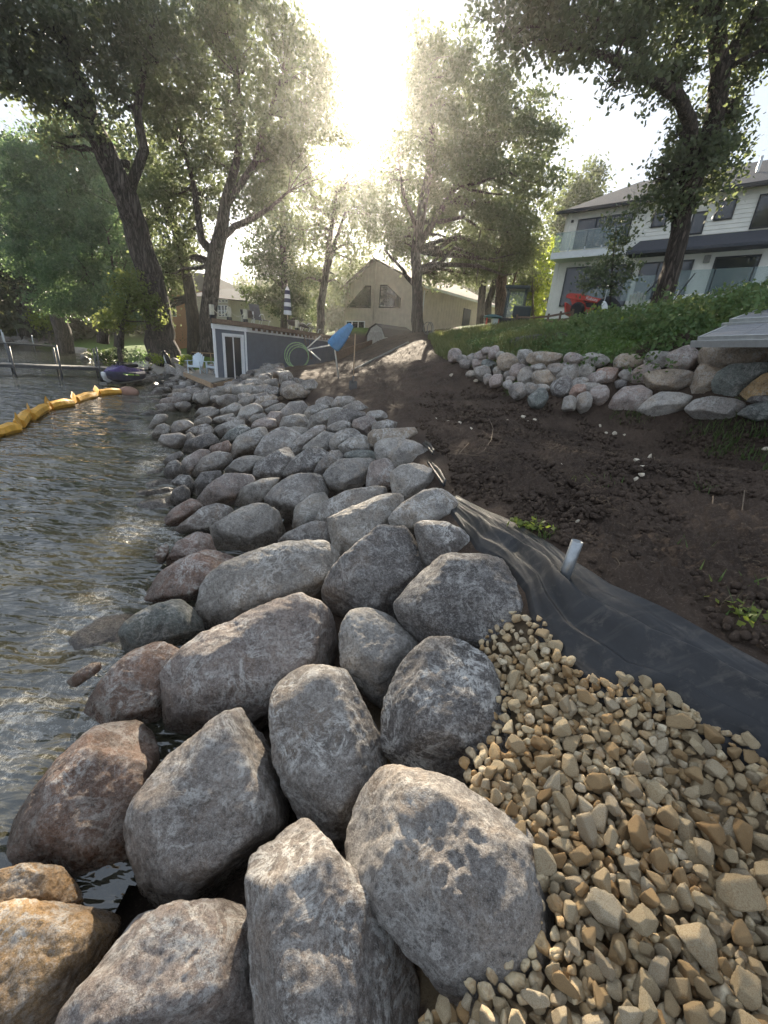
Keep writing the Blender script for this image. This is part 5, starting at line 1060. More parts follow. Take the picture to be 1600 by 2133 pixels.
# ---------------------------------------------------------------- left shore: boom, docks, watercraft
bm_pts = [(-60, 922), (0, 905), (36, 897), (42, 888), (60, 866), (66, 872), (96, 853), (104, 850), (150, 843), (158, 836), (196, 826), (206, 822), (250, 819)]
BP = [P(u_, v_, .03) for u_, v_ in bm_pts]; YEL = simple('yellow_vinyl', (.62, .33, .05), .5, 0, .25, 5, .35, .02)
t = thing('silt_boom', 'floating yellow silt boom zigzagging across the water on the left', 'boom', BP[0]); o0 = BP[0]; rg = np.random.default_rng(3)
segs = [(0, 1), (1, 2), (3, 4), (5, 6), (7, 8), (9, 10), (11, 12)]
for i, j in segs:
    n = 9; pts_ = []; rad_ = []
    for k in range(n): s = k/(n-1); pts_.append(BP[i]*(1-s)+BP[j]*s-o0+np.array([0, 0, .05+.03*math.sin(s*math.pi)])); rad_.append(.15*(.95+.05*math.sin(math.pi*s)+.03*math.sin(s*23+i)))
    MB().tube(pts_, rad_, 7, wob=.05).build('float_section', YEL, t, bevel=.012)
for i, j in ((2, 3), (4, 5), (6, 7), (8, 9), (10, 11)):
    a, b_ = BP[i]-o0, BP[j]-o0; m_ = (a+b_)/2; g = MB(); s_ = np.array([.14, .05, 0]); g.add([a+(0, 0, -.02), b_+(0, 0, -.02), b_+(0, 0, .26), m_+(0, 0, .40), a+(0, 0, .27), a+s_*.4+(0, 0, 0), b_+s_*.4+(0, 0, 0), b_+s_*.2+(0, 0, .2), m_+s_*.1+(0, 0, .38), a+s_*.2+(0, 0, .2)], [(0, 1, 2, 3, 4), (9, 8, 7, 6, 5), (0, 5, 6, 1), (1, 6, 7, 2), (2, 7, 8, 3), (3, 8, 9, 4), (4, 9, 5, 0)]); g.build('fold', YEL, t)
def dock(p, lab, w_=1.1, z=.55, posts=(), pc=STEEL):
    A_ = [P(u_, v_, z) for u_, v_ in p]; t = thing('dock', lab, 'dock', A_[0], group='docks on the left shore'); o0 = A_[0]
    g = MB()
    for a, b_ in zip(A_[:-1], A_[1:]): g.bar(a-o0, b_-o0, w_, .05)
    g.build('walkway', WOODG, t); g = MB()
    for a, b_ in zip(A_[:-1], A_[1:]): g.bar(a-o0+np.array([0, -w_/2-.03, -.07]), b_-o0+np.array([0, -w_/2-.03, -.07]), .05, .16)
    g.build('side_beam', STEEL, t)
    for (u_, v_, up) in posts:
        q = P(u_, v_, z)-o0; MB().tube([q+np.array([0, 0, -1.1]), q+np.array([0, 0, up])], .045, 8).build('post', pc, t, smooth=True)
dock([(-260, 748), (0, 757), (150, 763), (298, 768)], 'nearer long grey dock running out from the left shore', 1.0, .5, [(22, 756, 1.0), (28, 762, .9), (118, 760, .9), (126, 766, 1.1), (201, 765, 1.0), (208, 768, 1.1)])
dock([(-200, 700), (0, 713), (70, 717), (140, 721)], 'second thin dock farther along the left shore', 1.3, .6, [(8, 713, 1.2), (11, 715, 1.0), (70, 717, .9)], ALU)
dock([(-160, 692), (0, 699), (80, 702)], 'farthest pale dock ending at the stony left bank', 1.4, .8, [(35, 700, 1.9), (38, 702, 1.8), (74, 701, 1.8), (79, 702, 1.8)], ALU)
# stairs on the far bank
a, b_ = D(-40, 622, 62), D(75, 660, 60); t = thing('bank_stairs', 'pale stairway with handrails climbing the far left bank', 'stairs', a); o0 = a; d_ = b_-a
g = MB(); 
for h_ in (1.0, 1.5): g.bar(np.array([0, 0, h_]), d_+np.array([0, 0, h_]), .12)
g.build('handrail', ALU, t); g = MB()
for k in range(7): g.box(d_*k/6+np.array([0, 0, .2]), (.12, .12, 2.6))
g.build('baluster_posts', ALU, t); g = MB(); g.bar(np.array([0, 0, -1.1]), d_+np.array([0, 0, -1.1]), 1.0, .35); g.build('stringer', WOODG, t)
# jet ski on its roller ramp
a = P(215, 800, .12); b_ = P(392, 757, .62); t = thing('roller_ramp', 'grey boat ramp with pairs of black rollers leading out of the water', 'ramp', a); o0 = np.array(a); d_ = np.array(b_)-o0; pr = np.array([-d_[1], d_[0], 0]); pr /= np.linalg.norm(pr)
MB().bar(pr*.0, d_, .32, .10).build('rail', WOODG, t)
for k in range(9):
    q = d_*(k+.3)/9+np.array([0, 0, .16]); ax_ = Vector(pr); Mr = Matrix.Translation(Vector(q))@ax_.to_track_quat('Z', 'Y').to_matrix().to_4x4(); g = MB()
    for s in (-.22, .16): g.lathe([(.05, s-.0), (.13, s), (.13, s+.10), (.05, s+.10)], n=14, M=Mr)
    g.lathe([(.025, -.25), (.025, .3)], n=8, M=Mr); g.build('roller', BLACK, t, smooth=False)
js = P(258, 791, .22); je = P(205, 795, .22); u2 = np.array(P(300, 783, .22))-np.array(P(206, 793, .22)); u2 /= np.linalg.norm(u2)
def jetski(loc, lab, hull, deck, k=1.0):
    t = thing('jet_ski', lab, 'jet ski'); plumb(t, loc, (-u2[0], -u2[1])); t.scale = (k, k, k)
    st = [(-1.5, .42, .05, .42), (-1.0, .55, .0, .45), (0, .58, -.02, .46), (.8, .50, .0, .50), (1.35, .28, .12, .52), (1.62, .05, .36, .50)]
    V = []; F_ = []
    for x_, w_, zb2, zt2 in st: V += [(x_, 0, zb2-.06), (x_, w_*.75, zb2+.04), (x_, w_, zt2-.12), (x_, w_*.96, zt2), (x_, -w_*.96, zt2), (x_, -w_, zt2-.12), (x_, -w_*.75, zb2+.04)]
    for i in range(len(st)-1):
        for j in range(7): F_.append((i*7+j, i*7+(j+1) % 7, (i+1)*7+(j+1) % 7, (i+1)*7+j))
    F_ += [tuple(range(7)), tuple(35+j for j in range(7))]; MB().add(V, F_).build('hull', hull, t, bevel=.02)
    st = [(-1.4, .38, .44, .52), (-.8, .36, .45, .62), (0, .34, .46, .70), (.45, .40, .47, .80), (.9, .34, .50, .72), (1.4, .12, .52, .58)]; V = []; F_ = []
    for x_, w_, zb2, zt2 in st: V += [(x_, w_, zb2), (x_, w_*.6, zt2), (x_, -w_*.6, zt2), (x_, -w_, zb2)]
    for i in range(len(st)-1):
        for j in range(4): F_.append((i*4+j, i*4+(j+1) % 4, (i+1)*4+(j+1) % 4, (i+1)*4+j))
    F_ += [(0, 1, 2, 3), (20, 21, 22, 23)]; MB().add(V, F_).build('deck', deck, t, bevel=.02, smooth=True)
    MB().box((-.6, 0, .74), (1.1, .32, .16)).build('seat', BLACK, t, bevel=.05); g = MB(); g.bar((.3, -.32, .95), (.3, .32, .95), .04); g.bar((.42, 0, .7), (.3, 0, .95), .08); g.build('handlebar', DARK, t)
    for s in (-1, 1):
        g = MB(); g.add([(.2, s*.583, .30), (.9, s*.513, .36), (1.1, s*.44, .42), (.3, s*.583, .38)], [(0, 1, 2, 3)]); g.add([(-.3, s*.592, .26), (.1, s*.592, .30), (.2, s*.592, .36), (-.25, s*.592, .31)], [(0, 1, 2, 3)]); g.build('stripe', LIME, t)
    return t
jetski((js[0], js[1], .12), 'purple and white jet ski with lime stripes at the foot of the roller ramp', WHITE, PURP, 1.0)
q = P(262, 781, .5); jetski((q[0], q[1], .25), 'second purple jet ski mostly hidden behind the lime striped one', NAVY, PURP, .9)
c_ = P(268, 818, .05); dirs, F_ = ico(4); tag(link('float_ball', mk_mesh('float_ball', dirs*[.42, .3, .26], F_), simple('brown_float', (.25, .15, .11), .6), None, c_), 'smooth brown round stone in the water at the end of the yellow boom', 'stone')
# black and white bird figure
c_ = D(353, 772, 26); c_[2] = gz1(c_[0], c_[1]); c_ = D(352, 773, 24.5); t = thing('bird_figure', 'upright black bird with a white breast standing beside the ramp top', 'bird', (c_[0], c_[1], max(c_[2], gz1(c_[0], c_[1]))))
dirs, F_ = ico(4); V = dirs*[.15, .15, .36]; V[:, 0] += V[:, 2]*-.25; V[:, 2] += .62; hd_ = dirs*[.08, .08, .09]+[-.16, 0, 1.02]; me = mk_mesh('body', np.concatenate([V, hd_]), np.concatenate([F_, F_+len(V)])); link('body', me, BLACK, t)
V = dirs*[.10, .12, .28]; V[:, 0] += V[:, 2]*-.25; V += [-.075, -.02, .6]; link('breast', mk_mesh('breast', V, F_), WHITE, t); MB().tube([(-.2, 0, 1.03), (-.34, 0, 1.01)], [.025, .006], 6).build('beak', POST, t)
for s in (-.05, .05): MB().tube([(0, s, 0), (.02, s, .3)], .014, 6).build('leg', DARK, t)
# pale sheets and rock rubble by the ramp, dark tarp
def drape(px, yv, lab, mat, cat, name, amp=.12, seed=0):
    W_ = [hit(u_, v_, off=.12) for u_, v_ in px]; W_ = np.array(W_); n = 26; q = np.linspace(0, 1, n); top_, bot = resamp(W_[:len(W_)//2], q), resamp(W_[len(W_)//2:][::-1], q); s = np.linspace(0, 1, n)
    X = top_[:, None]*(1-s)[None, :, None]+bot[:, None]*s[None, :, None]; X[..., 2] += amp*(n2(X[..., 0], X[..., 1], 1.6, 4, seed).reshape(n, n)+.2)*np.sin(np.pi*s)[None]
    I = np.arange(n*n).reshape(n, n); o = link(name, mk_mesh(name, X.reshape(-1, 3), np.stack([I[:-1, :-1], I[:-1, 1:], I[1:, 1:], I[1:, :-1]], -1).reshape(-1, 4)), mat); o.modifiers.new('thick', 'SOLIDIFY').thickness = .02; return tag(o, lab, cat)
drape([(312, 795), (345, 780), (372, 772), (385, 770), (388, 776), (372, 792), (340, 808), (318, 812)], 0, 'dark tarp draped over stones left of the small deck', simple('dark_tarp', (.03, .028, .027), .6, 0, .3, 8, .3), 'tarp', 'tarp', .35, 2)
drape([(262, 765), (285, 752), (330, 755), (345, 765), (345, 776), (320, 782), (290, 784), (270, 778)], 0, 'crumpled pale grey sheet spread on the bank beside the ramp', simple('pale_sheet', (.34, .31, .27), .8, 0, .2, 8, .3), 'sheet', 'bank_sheet', .3, 5)
drape([(125, 724), (150, 722), (175, 724), (190, 728), (185, 738), (172, 744), (150, 738), (132, 730)], 0, 'pale sandy tarp on the far bank at the end of the second dock', simple('sandy_sheet', (.33, .29, .24), .8, 0, .2, 8, .3), 'tarp', 'bank_tarp', .4, 7)
rg = np.random.default_rng(88); G_S = 'stones along the far left shore'; SW = ['flat', 'rounded', 'blocky', 'low', 'pointed', 'broad', 'narrow', 'squat']
shore_px = [(300+rg.uniform(-15, 110), 790+rg.uniform(-14, 30)) for _ in range(46)]+[(rg.uniform(0, 110), 703+rg.uniform(-2, 16)) for _ in range(36)]+[(rg.uniform(170, 240), rg.uniform(745, 768)) for _ in range(14)]
for i, (u_, v_) in enumerate(shore_px):
    p = hit(u_, v_); 
    if p[0] > cx(SHORE, p[1])-.3 and p[1] < 24: continue
    if p[2] < -.25: p[2] = -.05
    s = rg.uniform(.22, .5) if u_ > 150 else rg.uniform(.45, 1.0); dirs, F_ = ico(3 if u_ < 150 else 4); N = rg.normal(size=(18, 3)); N /= np.linalg.norm(N, axis=1)[:, None]; ax = np.array([1.3, .9, .65])*s; Dd = np.sqrt(((N*ax)**2).sum(1))*rg.uniform(.75, 1, 18)
    V = rough(dirs*planes_rock(dirs, N, Dd, 12)[:, None], s, rg); o = link('shore_stone', mk_mesh('shore_stone', V, F_), ROCK, None, p); o.rotation_euler = (0, 0, rg.uniform(0, 6)); c = GREY[i % 5]; o.color = (*c, 1)
    tag(o, 'grey stone in the rubble on the far left shore beyond the boulder bank' if u_ > 150 else 'grey stone of the riprap below the farthest dock', 'stone', G_S if u_ > 150 else 'riprap stones below the farthest dock')
# clipped shrubs before the brick house
for k, u_ in enumerate((360, 377, 396)):
    pass
# ---------------------------------------------------------------- trees and other vegetation
def leafmat(name, a, b, tr=.42, tcol=(.21, .25, .10)):
    g = NG(name); geo = g.n('NewGeometry'); n = g.noise(.45, 3, .5, geo.outputs['Position']); r_ = geo.outputs['Random Per Island']
    c = g.mix(g.math('ADD', g.math('MULTIPLY', r_, .6), g.math('MULTIPLY', g.ramp(n, [(.35, 0), (.65, 1)]), .4)), a, b)
    g.fin(c, .5); t_ = g.n('BsdfTranslucent'); tc = g.mix(r_, tuple(k*.7 for k in tcol), tcol); g.l(tc, t_.inputs[0]); m_ = g.n('MixShader'); m_.inputs[0].default_value = tr
    g.l(g.b.outputs[0], m_.inputs[1]); g.l(t_.outputs[0], m_.inputs[2]); g.l(m_.outputs[0], g.o.inputs['Surface']); return g.m
LEAF = leafmat('maple_leaves', (.08, .10, .058), (.15, .17, .10)); LEAFC = leafmat('cottonwood_leaves', (.095, .11, .08), (.165, .18, .13)); LEAFW = leafmat('fine_leaves', (.065, .11, .075), (.11, .165, .105), .48, (.24, .36, .14))
LEAFD = leafmat('dark_needles', (.035, .055, .035), (.065, .09, .05), .35, (.10, .14, .03)); LEAFY = leafmat('bright_leaves', (.09, .13, .025), (.17, .22, .05), .55, (.50, .58, .09)); LEAFH = leafmat('hedge_leaves', (.060, .115, .035), (.12, .20, .06), .4)  # LEAFY: backlit sun glow put into the leaf colour
LEAFM = leafmat('half_lit_leaves', (.07, .10, .03), (.13, .165, .055), .5, (.30, .34, .10))  # milder tone, sunlit brightness still put into the leaf colour
WEED = leafmat('weed_blades', (.08, .105, .04), (.20, .21, .09), .4, (.25, .27, .08))
def barkmat(name, c0, c1):
    g = NG(name); geo = g.n('NewGeometry').outputs['Position']; mp = g.n('Mapping'); mp.inputs['Scale'].default_value = (1, 1, .16); g.l(geo, mp.inputs[0]); v = mp.outputs[0]
    n = g.noise(9, 7, .7, v, .6); r_ = g.math('ABSOLUTE', g.math('SUBTRACT', g.noise(7, 4, .6, v, .9), .5)); r_ = g.ramp(r_, [(0, 0), (.12, 1)])
    c = g.mix(n, c0, c1); c = g.mix(g.math('SUBTRACT', 1.0, r_), c, tuple(k*.35 for k in c0)); return g.fin(c, .92, g.bump(r_, .9, .06, g.bump(n, .6, .03)))
BARK = barkmat('furrowed_bark', (.085, .070, .058), (.19, .165, .14)); BARKD = barkmat('dark_bark', (.045, .038, .032), (.10, .085, .07))
def leafmesh(C_, size, rg, up=.35, asp=.62, droop=0):
    n = len(C_); N = rg.normal(size=(n, 3)); N[:, 2] += up; N /= np.linalg.norm(N, axis=1)[:, None]; T = rg.normal(size=(n, 3)); T[:, 2] -= droop; T -= N*(T*N).sum(1)[:, None]; T /= np.linalg.norm(T, axis=1)[:, None]
    B_ = np.cross(N, T); s = (size*rg.uniform(.65, 1.35, n))[:, None]; V = np.stack([C_-T*s*.5, C_+B_*s*asp*.5-T*s*.08, C_+T*s*.5, C_-B_*s*asp*.5-T*s*.08], 1).reshape(-1, 3); return V
def quads(V): return np.arange(len(V)).reshape(-1, 4)
def blobs_world(bl):
    o = []
    for b in bl:
        u_, v_, ru, rv, y_ = b[:5]; p = D(u_, v_, y_); dpt = (p-CAM)@c_f; o.append((p, np.array([ru/FPX*dpt, (b[5] if len(b) > 5 else (ru+rv)/2/FPX*dpt), rv/FPX*dpt])))
    return o
def crown_pts(B_, size, rg, cover=2.6, cl=.55, shell=.45, gap=.0):
    out_ = []
    for c, r_ in B_:
        A_ = math.pi*r_[0]*r_[2]; nl = int(cover*A_/(.31*size*size)*1.9); ncl = max(6, int(A_/(cl*cl)*2.6)); d = rg.normal(size=(ncl, 3)); d /= np.linalg.norm(d, axis=1)[:, None]
        rad = rg.uniform(0, 1, ncl)**shell; q = c+d*rad[:, None]*r_; q += rg.normal(0, cl*.25, q.shape); k = rg.integers(0, ncl, nl); sc = rg.uniform(.6, 1.3, ncl)*cl
        e = rg.normal(size=(nl, 3))*np.array([.55, .55, .38]); out_.append(q[k]+e*sc[k][:, None])
    return np.concatenate(out_)
sd_ = np.array(sdir)
def prune(C_, rg):   # gaps in the crowns where the sun comes through to the path
    t = (C_[:, 2]-.9)/sd_[2]; q = C_-t[:, None]*sd_; x_, y_ = q[:, 0], q[:, 1]; p = np.zeros(len(C_))
    p = np.where((x_ > -3.5) & (x_ < -.1) & (y_ > -1) & (y_ < 5), .8, p); p = np.where((x_ >= -.1) & (x_ < 3.5) & (y_ > -1) & (y_ < 6), .5, p)
    p = np.where((x_ > -9) & (x_ < -1) & (y_ > 5) & (y_ < 20), .3, p); p = np.where((x_ > -34) & (x_ < -15) & (y_ > 34) & (y_ < 56), .985, p)
    return C_[rg.uniform(size=len(C_)) > p]
def W3(pl): return [D(*p) for p in pl]
def tree(name, label, trunks, bl, size=.2, leaf=None, bark=None, cover=2.6, cl=.55, seed=0, cat='tree', group=None, limbs=True, shell=.45, droop=0, up=.35):
    rg = np.random.default_rng(3000+seed); B_ = blobs_world(bl); P0 = W3(trunks[0][0])[0] if trunks else np.array(B_[0][0]); P0 = np.array(P0)
    if trunks: P0[2] = min(P0[2], gz1(P0[0], P0[1])+.05)
    t = thing(name, label, cat, P0, 0, group); g = MB(); ends = []
    for k, (pl, rr) in enumerate(trunks):
        pts_ = [np.array(p) for p in W3(pl)]
        if k == 0: pts_ = [P0-np.array([0, 0, .3])]+pts_[1:] if abs(pts_[0][2]-P0[2]) < .3 else [P0-np.array([0, 0, .3])]+pts_
        rr = list(rr)+[rr[-1]]*(len(pts_)-len(rr)) if k or len(rr) == len(pts_) else [rr[0]]+list(rr)
        q = [];
        for i in range(len(pts_)-1):
            for s in (0, .34, .67): q.append((pts_[i]*(1-s)+pts_[i+1]*s+rg.normal(0, rr[i]*.07, 3)*(s > 0), rr[i]*(1-s)+rr[i+1]*s))
        q.append((pts_[-1], rr[-1])); g.tube([a-P0 for a, _ in q], [b_ for _, b_ in q], 14, wob=.06); ends += [(a, b_) for a, b_ in q[len(q)//3:]]
    if limbs and ends:
        for c, r_ in B_:
            for _ in range(3):
                tgt = c+rg.normal(0, .35, 3)*r_; e = [(np.linalg.norm(a-tgt)+max(0, a[2]-tgt[2])*1.5, i) for i, (a, _) in enumerate(ends)]; a, ra = ends[min(e)[1]]; L_ = np.linalg.norm(tgt-a)
                if L_ < .4: continue
                ra = min(ra*.55, .05+L_*.022); mid = (a+tgt)/2+rg.normal(0, L_*.07, 3)+np.array([0, 0, L_*.08]); pts_ = [a, a*.5+mid*.5+rg.normal(0, L_*.02, 3), mid, mid*.5+tgt*.5+rg.normal(0, L_*.03, 3), tgt]
                g.tube([p-P0 for p in pts_], [ra, ra*.8, ra*.6, ra*.35, .012], 6)
                for __ in range(3):
                    s = pts_[int(rg.integers(2, 5))]; e2 = s+rg.normal(0, .5, 3)*r_*.7; g.tube([s-P0, (s+e2)/2-P0+rg.normal(0, .08, 3), e2-P0], [ra*.35, ra*.22, .008], 4)
    if g.v: g.build('trunk', bark or BARK, t, smooth=True)
    C_ = prune(crown_pts(B_, size, rg, cover, cl, shell), rg)-P0; V = leafmesh(C_, size, rg, droop=droop, up=up); link('crown', mk_mesh('crown', V, quads(V), False), leaf or LEAF, t); return t
T1 = tree('cottonwood_tree', 'huge leaning cottonwood with a furrowed trunk on the left bank', [([(342, 745, 26), (334, 690, 26), (318, 600, 25.5), (290, 500, 25), (262, 410, 24.5), (225, 330, 24), (196, 262, 23.5), (175, 200, 23), (150, 130, 22.5), (120, 60, 22), (100, -40, 21.5)], [1.0, .78, .66, .60, .55, .50, .43, .32, .24, .18, .10]),
    ([(270, 400, 24.6), (300, 310, 24.6), (285, 230, 24.5), (300, 150, 24.5), (320, 60, 24.5)], [.25, .22, .18, .13, .08]), ([(196, 262, 23.5), (150, 225, 22.5), (90, 200, 22), (0, 182, 21.5)], [.2, .15, .1, .05]), ([(270, 345, 24.4), (250, 338, 24.2)], [.2, .12]), ([(185, 235, 23.3), (130, 120, 23), (132, 0, 23), (128, -80, 23)], [.2, .16, .12, .08])],
    [(20, 40, 90, 60, 21), (100, 20, 80, 60, 22), (60, 120, 90, 50, 21.5), (0, 140, 60, 45, 21), (170, 60, 80, 60, 23), (200, 140, 60, 50, 23), (120, 170, 70, 45, 22), (150, 230, 60, 40, 22.5), (60, 190, 50, 25, 21.5), (260, 40, 80, 60, 24), (290, 120, 60, 50, 24), (240, 200, 40, 40, 24), (330, 60, 60, 70, 25), (30, -40, 120, 60, 20), (200, -50, 120, 60, 22), (110, 290, 40, 30, 24), (-60, 60, 70, 90, 20)], size=.20, leaf=LEAFC, cover=1.9, cl=.6, seed=1, droop=.5)
T2 = tree('maple_tree', 'broad many-stemmed maple behind the boathouse', [([(430, 742, 28), (432, 690, 28), (440, 600, 28), (452, 520, 28), (458, 490, 28), (470, 420, 28), (495, 330, 28), (500, 250, 28), (497, 160, 27.5)], [.62, .52, .46, .42, .38, .28, .2, .14, .08]),
    ([(448, 530, 28), (420, 500, 28), (412, 440, 28), (402, 380, 28), (380, 300, 27.5)], [.26, .22, .18, .14, .08]), ([(456, 500, 28), (490, 470, 28), (530, 455, 28), (560, 435, 28), (600, 400, 27.5)], [.2, .17, .13, .1, .06]), ([(470, 430, 28), (530, 340, 28), (560, 240, 28), (590, 150, 27.5)], [.2, .16, .1, .05])],
    [(400, 60, 80, 70, 27), (480, 40, 80, 60, 27), (560, 50, 60, 50, 27.5), (620, 90, 50, 45, 27.5), (660, 150, 45, 50, 27), (400, 150, 80, 60, 27), (500, 140, 80, 60, 28), (590, 170, 70, 60, 28), (660, 220, 45, 45, 28), (360, 240, 70, 60, 27), (450, 240, 80, 60, 28), (540, 260, 80, 60, 28), (630, 280, 60, 50, 28), (690, 310, 50, 40, 28), (370, 330, 60, 60, 28), (450, 340, 60, 50, 29), (540, 350, 70, 50, 29), (620, 360, 60, 50, 29), (680, 390, 50, 45, 29), (350, 420, 50, 60, 29), (390, 500, 40, 60, 30), (560, 420, 60, 40, 29), (440, -30, 120, 50, 27), (350, 540, 35, 50, 30), (600, 300, 60, 60, 29), (500, 420, 60, 40, 30), (430, 420, 50, 40, 30), (320, 140, 60, 60, 27), (310, 230, 50, 60, 27)], size=.20, leaf=LEAF, cover=1.55, cl=.6, seed=2)
T2b = tree('maple_tree', 'slimmer dark maple trunk just left of the many-stemmed one', [([(405, 735, 31), (400, 650, 31), (395, 600, 31), (380, 520, 31), (350, 440, 31), (330, 370, 31)], [.5, .42, .36, .3, .22, .12])], [(340, 400, 50, 60, 31), (310, 480, 45, 60, 32), (360, 580, 40, 50, 32), (330, 650, 30, 30, 32), (300, 330, 60, 60, 31)], size=.22, cover=1.8, seed=3, bark=BARKD)
T3 = tree('willow_tree', 'dense dark green tree filling the left behind the docks', [([(132, 700, 46), (122, 660, 46), (112, 600, 46), (120, 500, 46)], [.8, .7, .55, .3]), ([(215, 715, 40), (214, 680, 40), (200, 600, 40)], [.5, .4, .2]), ([(248, 725, 38), (250, 680, 38), (240, 600, 38)], [.4, .34, .2])],
    [(80, 350, 70, 60, 42), (150, 340, 80, 70, 42), (220, 380, 70, 60, 42), (60, 430, 80, 70, 42), (150, 450, 90, 70, 41), (240, 470, 70, 70, 40), (90, 530, 90, 60, 41), (190, 550, 90, 60, 40), (280, 560, 50, 70, 39), (150, 620, 80, 40, 40), (230, 630, 70, 45, 39), (300, 640, 40, 50, 38), (180, 290, 60, 40, 43)], size=.24, leaf=LEAFW, cover=2.9, cl=.8, seed=4)
T3c = tree('dark_tree', 'dark blue-green tree at the far left edge with two bare trunks', [([(52, 700, 58), (48, 660, 58), (35, 610, 58), (15, 560, 58)], [.6, .5, .4, .2]), ([(60, 700, 57), (58, 660, 57), (62, 610, 57), (60, 560, 57)], [.9, .8, .5, .3])], [(10, 330, 60, 50, 56), (-10, 420, 70, 70, 56), (20, 500, 60, 60, 56), (-30, 560, 60, 50, 56), (60, 560, 50, 40, 57)], size=.34, leaf=LEAFD, cover=2.8, cl=1.0, seed=5)
tree('bright_sapling', 'small yellow-green sapling lit by the sun at the far end of the docks', [([(103, 705, 56), (100, 680, 56), (92, 660, 56)], [.15, .12, .08])], [(90, 665, 26, 20, 56), (105, 650, 16, 12, 56)], size=.32, leaf=LEAFY, cover=2.2, cl=.6, seed=6)
tree('young_elm', 'slender young tree with sunlit yellow-green tips before the leaning cottonwood', [([(249, 735, 24.5), (250, 700, 24.5), (262, 650, 24.5), (272, 600, 24.5)], [.13, .11, .08, .05])], [(275, 590, 42, 26, 24.5), (262, 640, 40, 26, 24.5), (300, 625, 34, 26, 24.5), (240, 670, 40, 20, 24.5), (320, 655, 20, 20, 24.5)], size=.16, leaf=LEAFM, cover=1.7, cl=.4, seed=7)
tree('spruce_tree', 'dark layered evergreen standing behind the boathouse roof', [([(592, 700, 40), (592, 600, 40), (590, 480, 40), (588, 380, 40)], [.35, .3, .22, .1])], [(585, 360, 30, 40, 40), (575, 420, 50, 35, 40), (590, 480, 65, 35, 40), (560, 540, 65, 32, 40), (600, 580, 75, 32, 40), (560, 620, 60, 22, 40), (620, 640, 50, 24, 40)], size=.26, leaf=LEAFD, cover=2.5, cl=.7, seed=8, bark=BARKD)
tree('background_maple', 'slim backlit tree between the evergreen and the tan cottage', [([(668, 705, 36), (668, 640, 36), (680, 560, 36), (690, 480, 36), (700, 400, 36)], [.34, .3, .24, .18, .1]), ([(680, 570, 36), (700, 500, 36), (720, 440, 36)], [.18, .14, .08])], [(640, 430, 50, 50, 36), (700, 440, 50, 50, 36), (660, 510, 50, 40, 36), (730, 400, 45, 45, 37), (710, 520, 35, 35, 37), (760, 440, 40, 50, 40), (780, 380, 40, 40, 40), (650, 580, 35, 35, 38), (700, 600, 25, 30, 38), (745, 330, 35, 35, 39), (770, 480, 45, 45, 40), (810, 330, 30, 40, 40), (600, 500, 40, 40, 41), (740, 550, 40, 35, 41)], size=.24, cover=1.35, cl=.65, seed=9)
T4 = tree('silver_maple', 'tall full maple in front of the tan cottage, the sun at its left edge', [([(872, 700, 30), (870, 640, 30), (868, 590, 30), (866, 520, 30), (880, 430, 30), (900, 330, 30), (900, 220, 30), (890, 140, 30)], [.46, .36, .33, .31, .28, .22, .15, .08]), ([(868, 600, 30), (846, 575, 30), (838, 560, 29.5), (800, 520, 29)], [.16, .13, .1, .06]), ([(868, 520, 30), (930, 420, 30), (980, 330, 30), (1020, 260, 30)], [.22, .18, .13, .07]), ([(870, 480, 30), (840, 400, 30), (830, 330, 30)], [.16, .12, .06])],
    [(885, 100, 38, 45, 30), (955, 115, 42, 45, 30), (890, 180, 50, 50, 30), (960, 200, 60, 60, 30), (1030, 190, 50, 50, 30), (870, 250, 38, 40, 30), (940, 280, 70, 55, 30), (1030, 280, 70, 60, 30), (1100, 250, 55, 50, 30), (1140, 290, 35, 35, 30), (880, 330, 50, 45, 30), (960, 370, 70, 55, 30), (1050, 370, 70, 55, 30), (1130, 370, 42, 45, 30), (850, 390, 50, 45, 31), (900, 440, 70, 50, 31), (1000, 460, 80, 50, 31), (1090, 460, 55, 50, 31), (820, 470, 40, 40, 32), (860, 520, 60, 35, 32), (960, 530, 60, 35, 32), (1030, 530, 60, 40, 32), (1090, 530, 40, 40, 32), (800, 400, 30, 30, 33), (900, 570, 50, 22, 33), (980, 575, 50, 20, 33), (840, 500, 40, 30, 31), (835, 310, 28, 35, 31)], size=.21, leaf=LEAF, cover=2.3, cl=.62, seed=10)
tree('bare_trunk_tree', 'pair of dark trunks at the right end of the tan cottage', [([(1000, 690, 38), (1004, 620, 38), (1008, 540, 38), (1020, 470, 38)], [.34, .3, .26, .15]), ([(1016, 690, 37), (1018, 630, 37), (1035, 570, 37), (1060, 500, 37)], [.3, .26, .2, .1])], [(1010, 500, 60, 40, 39), (1060, 560, 50, 40, 40), (1000, 570, 30, 30, 40)], size=.26, cover=1.5, seed=11, bark=BARKD)
tree('vine_wrapped_tree', 'reddish trunk hung with vines between the cottage and the white house', [([(1045, 680, 33), (1044, 620, 33), (1046, 560, 33), (1050, 480, 33)], [.42, .38, .33, .2]), ([(1052, 640, 32.7), (1066, 600, 32.7), (1085, 540, 32.7)], [.1, .08, .05])], [(1040, 440, 60, 40, 33), (1090, 500, 50, 40, 33), (1100, 590, 40, 34, 36)], size=.24, cover=1.4, seed=12, bark=barkmat('reddish_bark', (.12, .075, .055), (.22, .15, .11)))
tree('sunlit_shrub_tree', 'bright yellow-green small tree beside the left corner of the white house', [([(1108, 690, 34), (1110, 650, 34), (1110, 610, 34)], [.12, .1, .06])], [(1105, 650, 30, 30, 35), (1125, 600, 30, 40, 36), (1090, 610, 30, 30, 37), (1130, 540, 35, 45, 38), (1115, 670, 28, 14, 33)], size=.26, leaf=LEAFY, cover=1.8, cl=.6, seed=13)
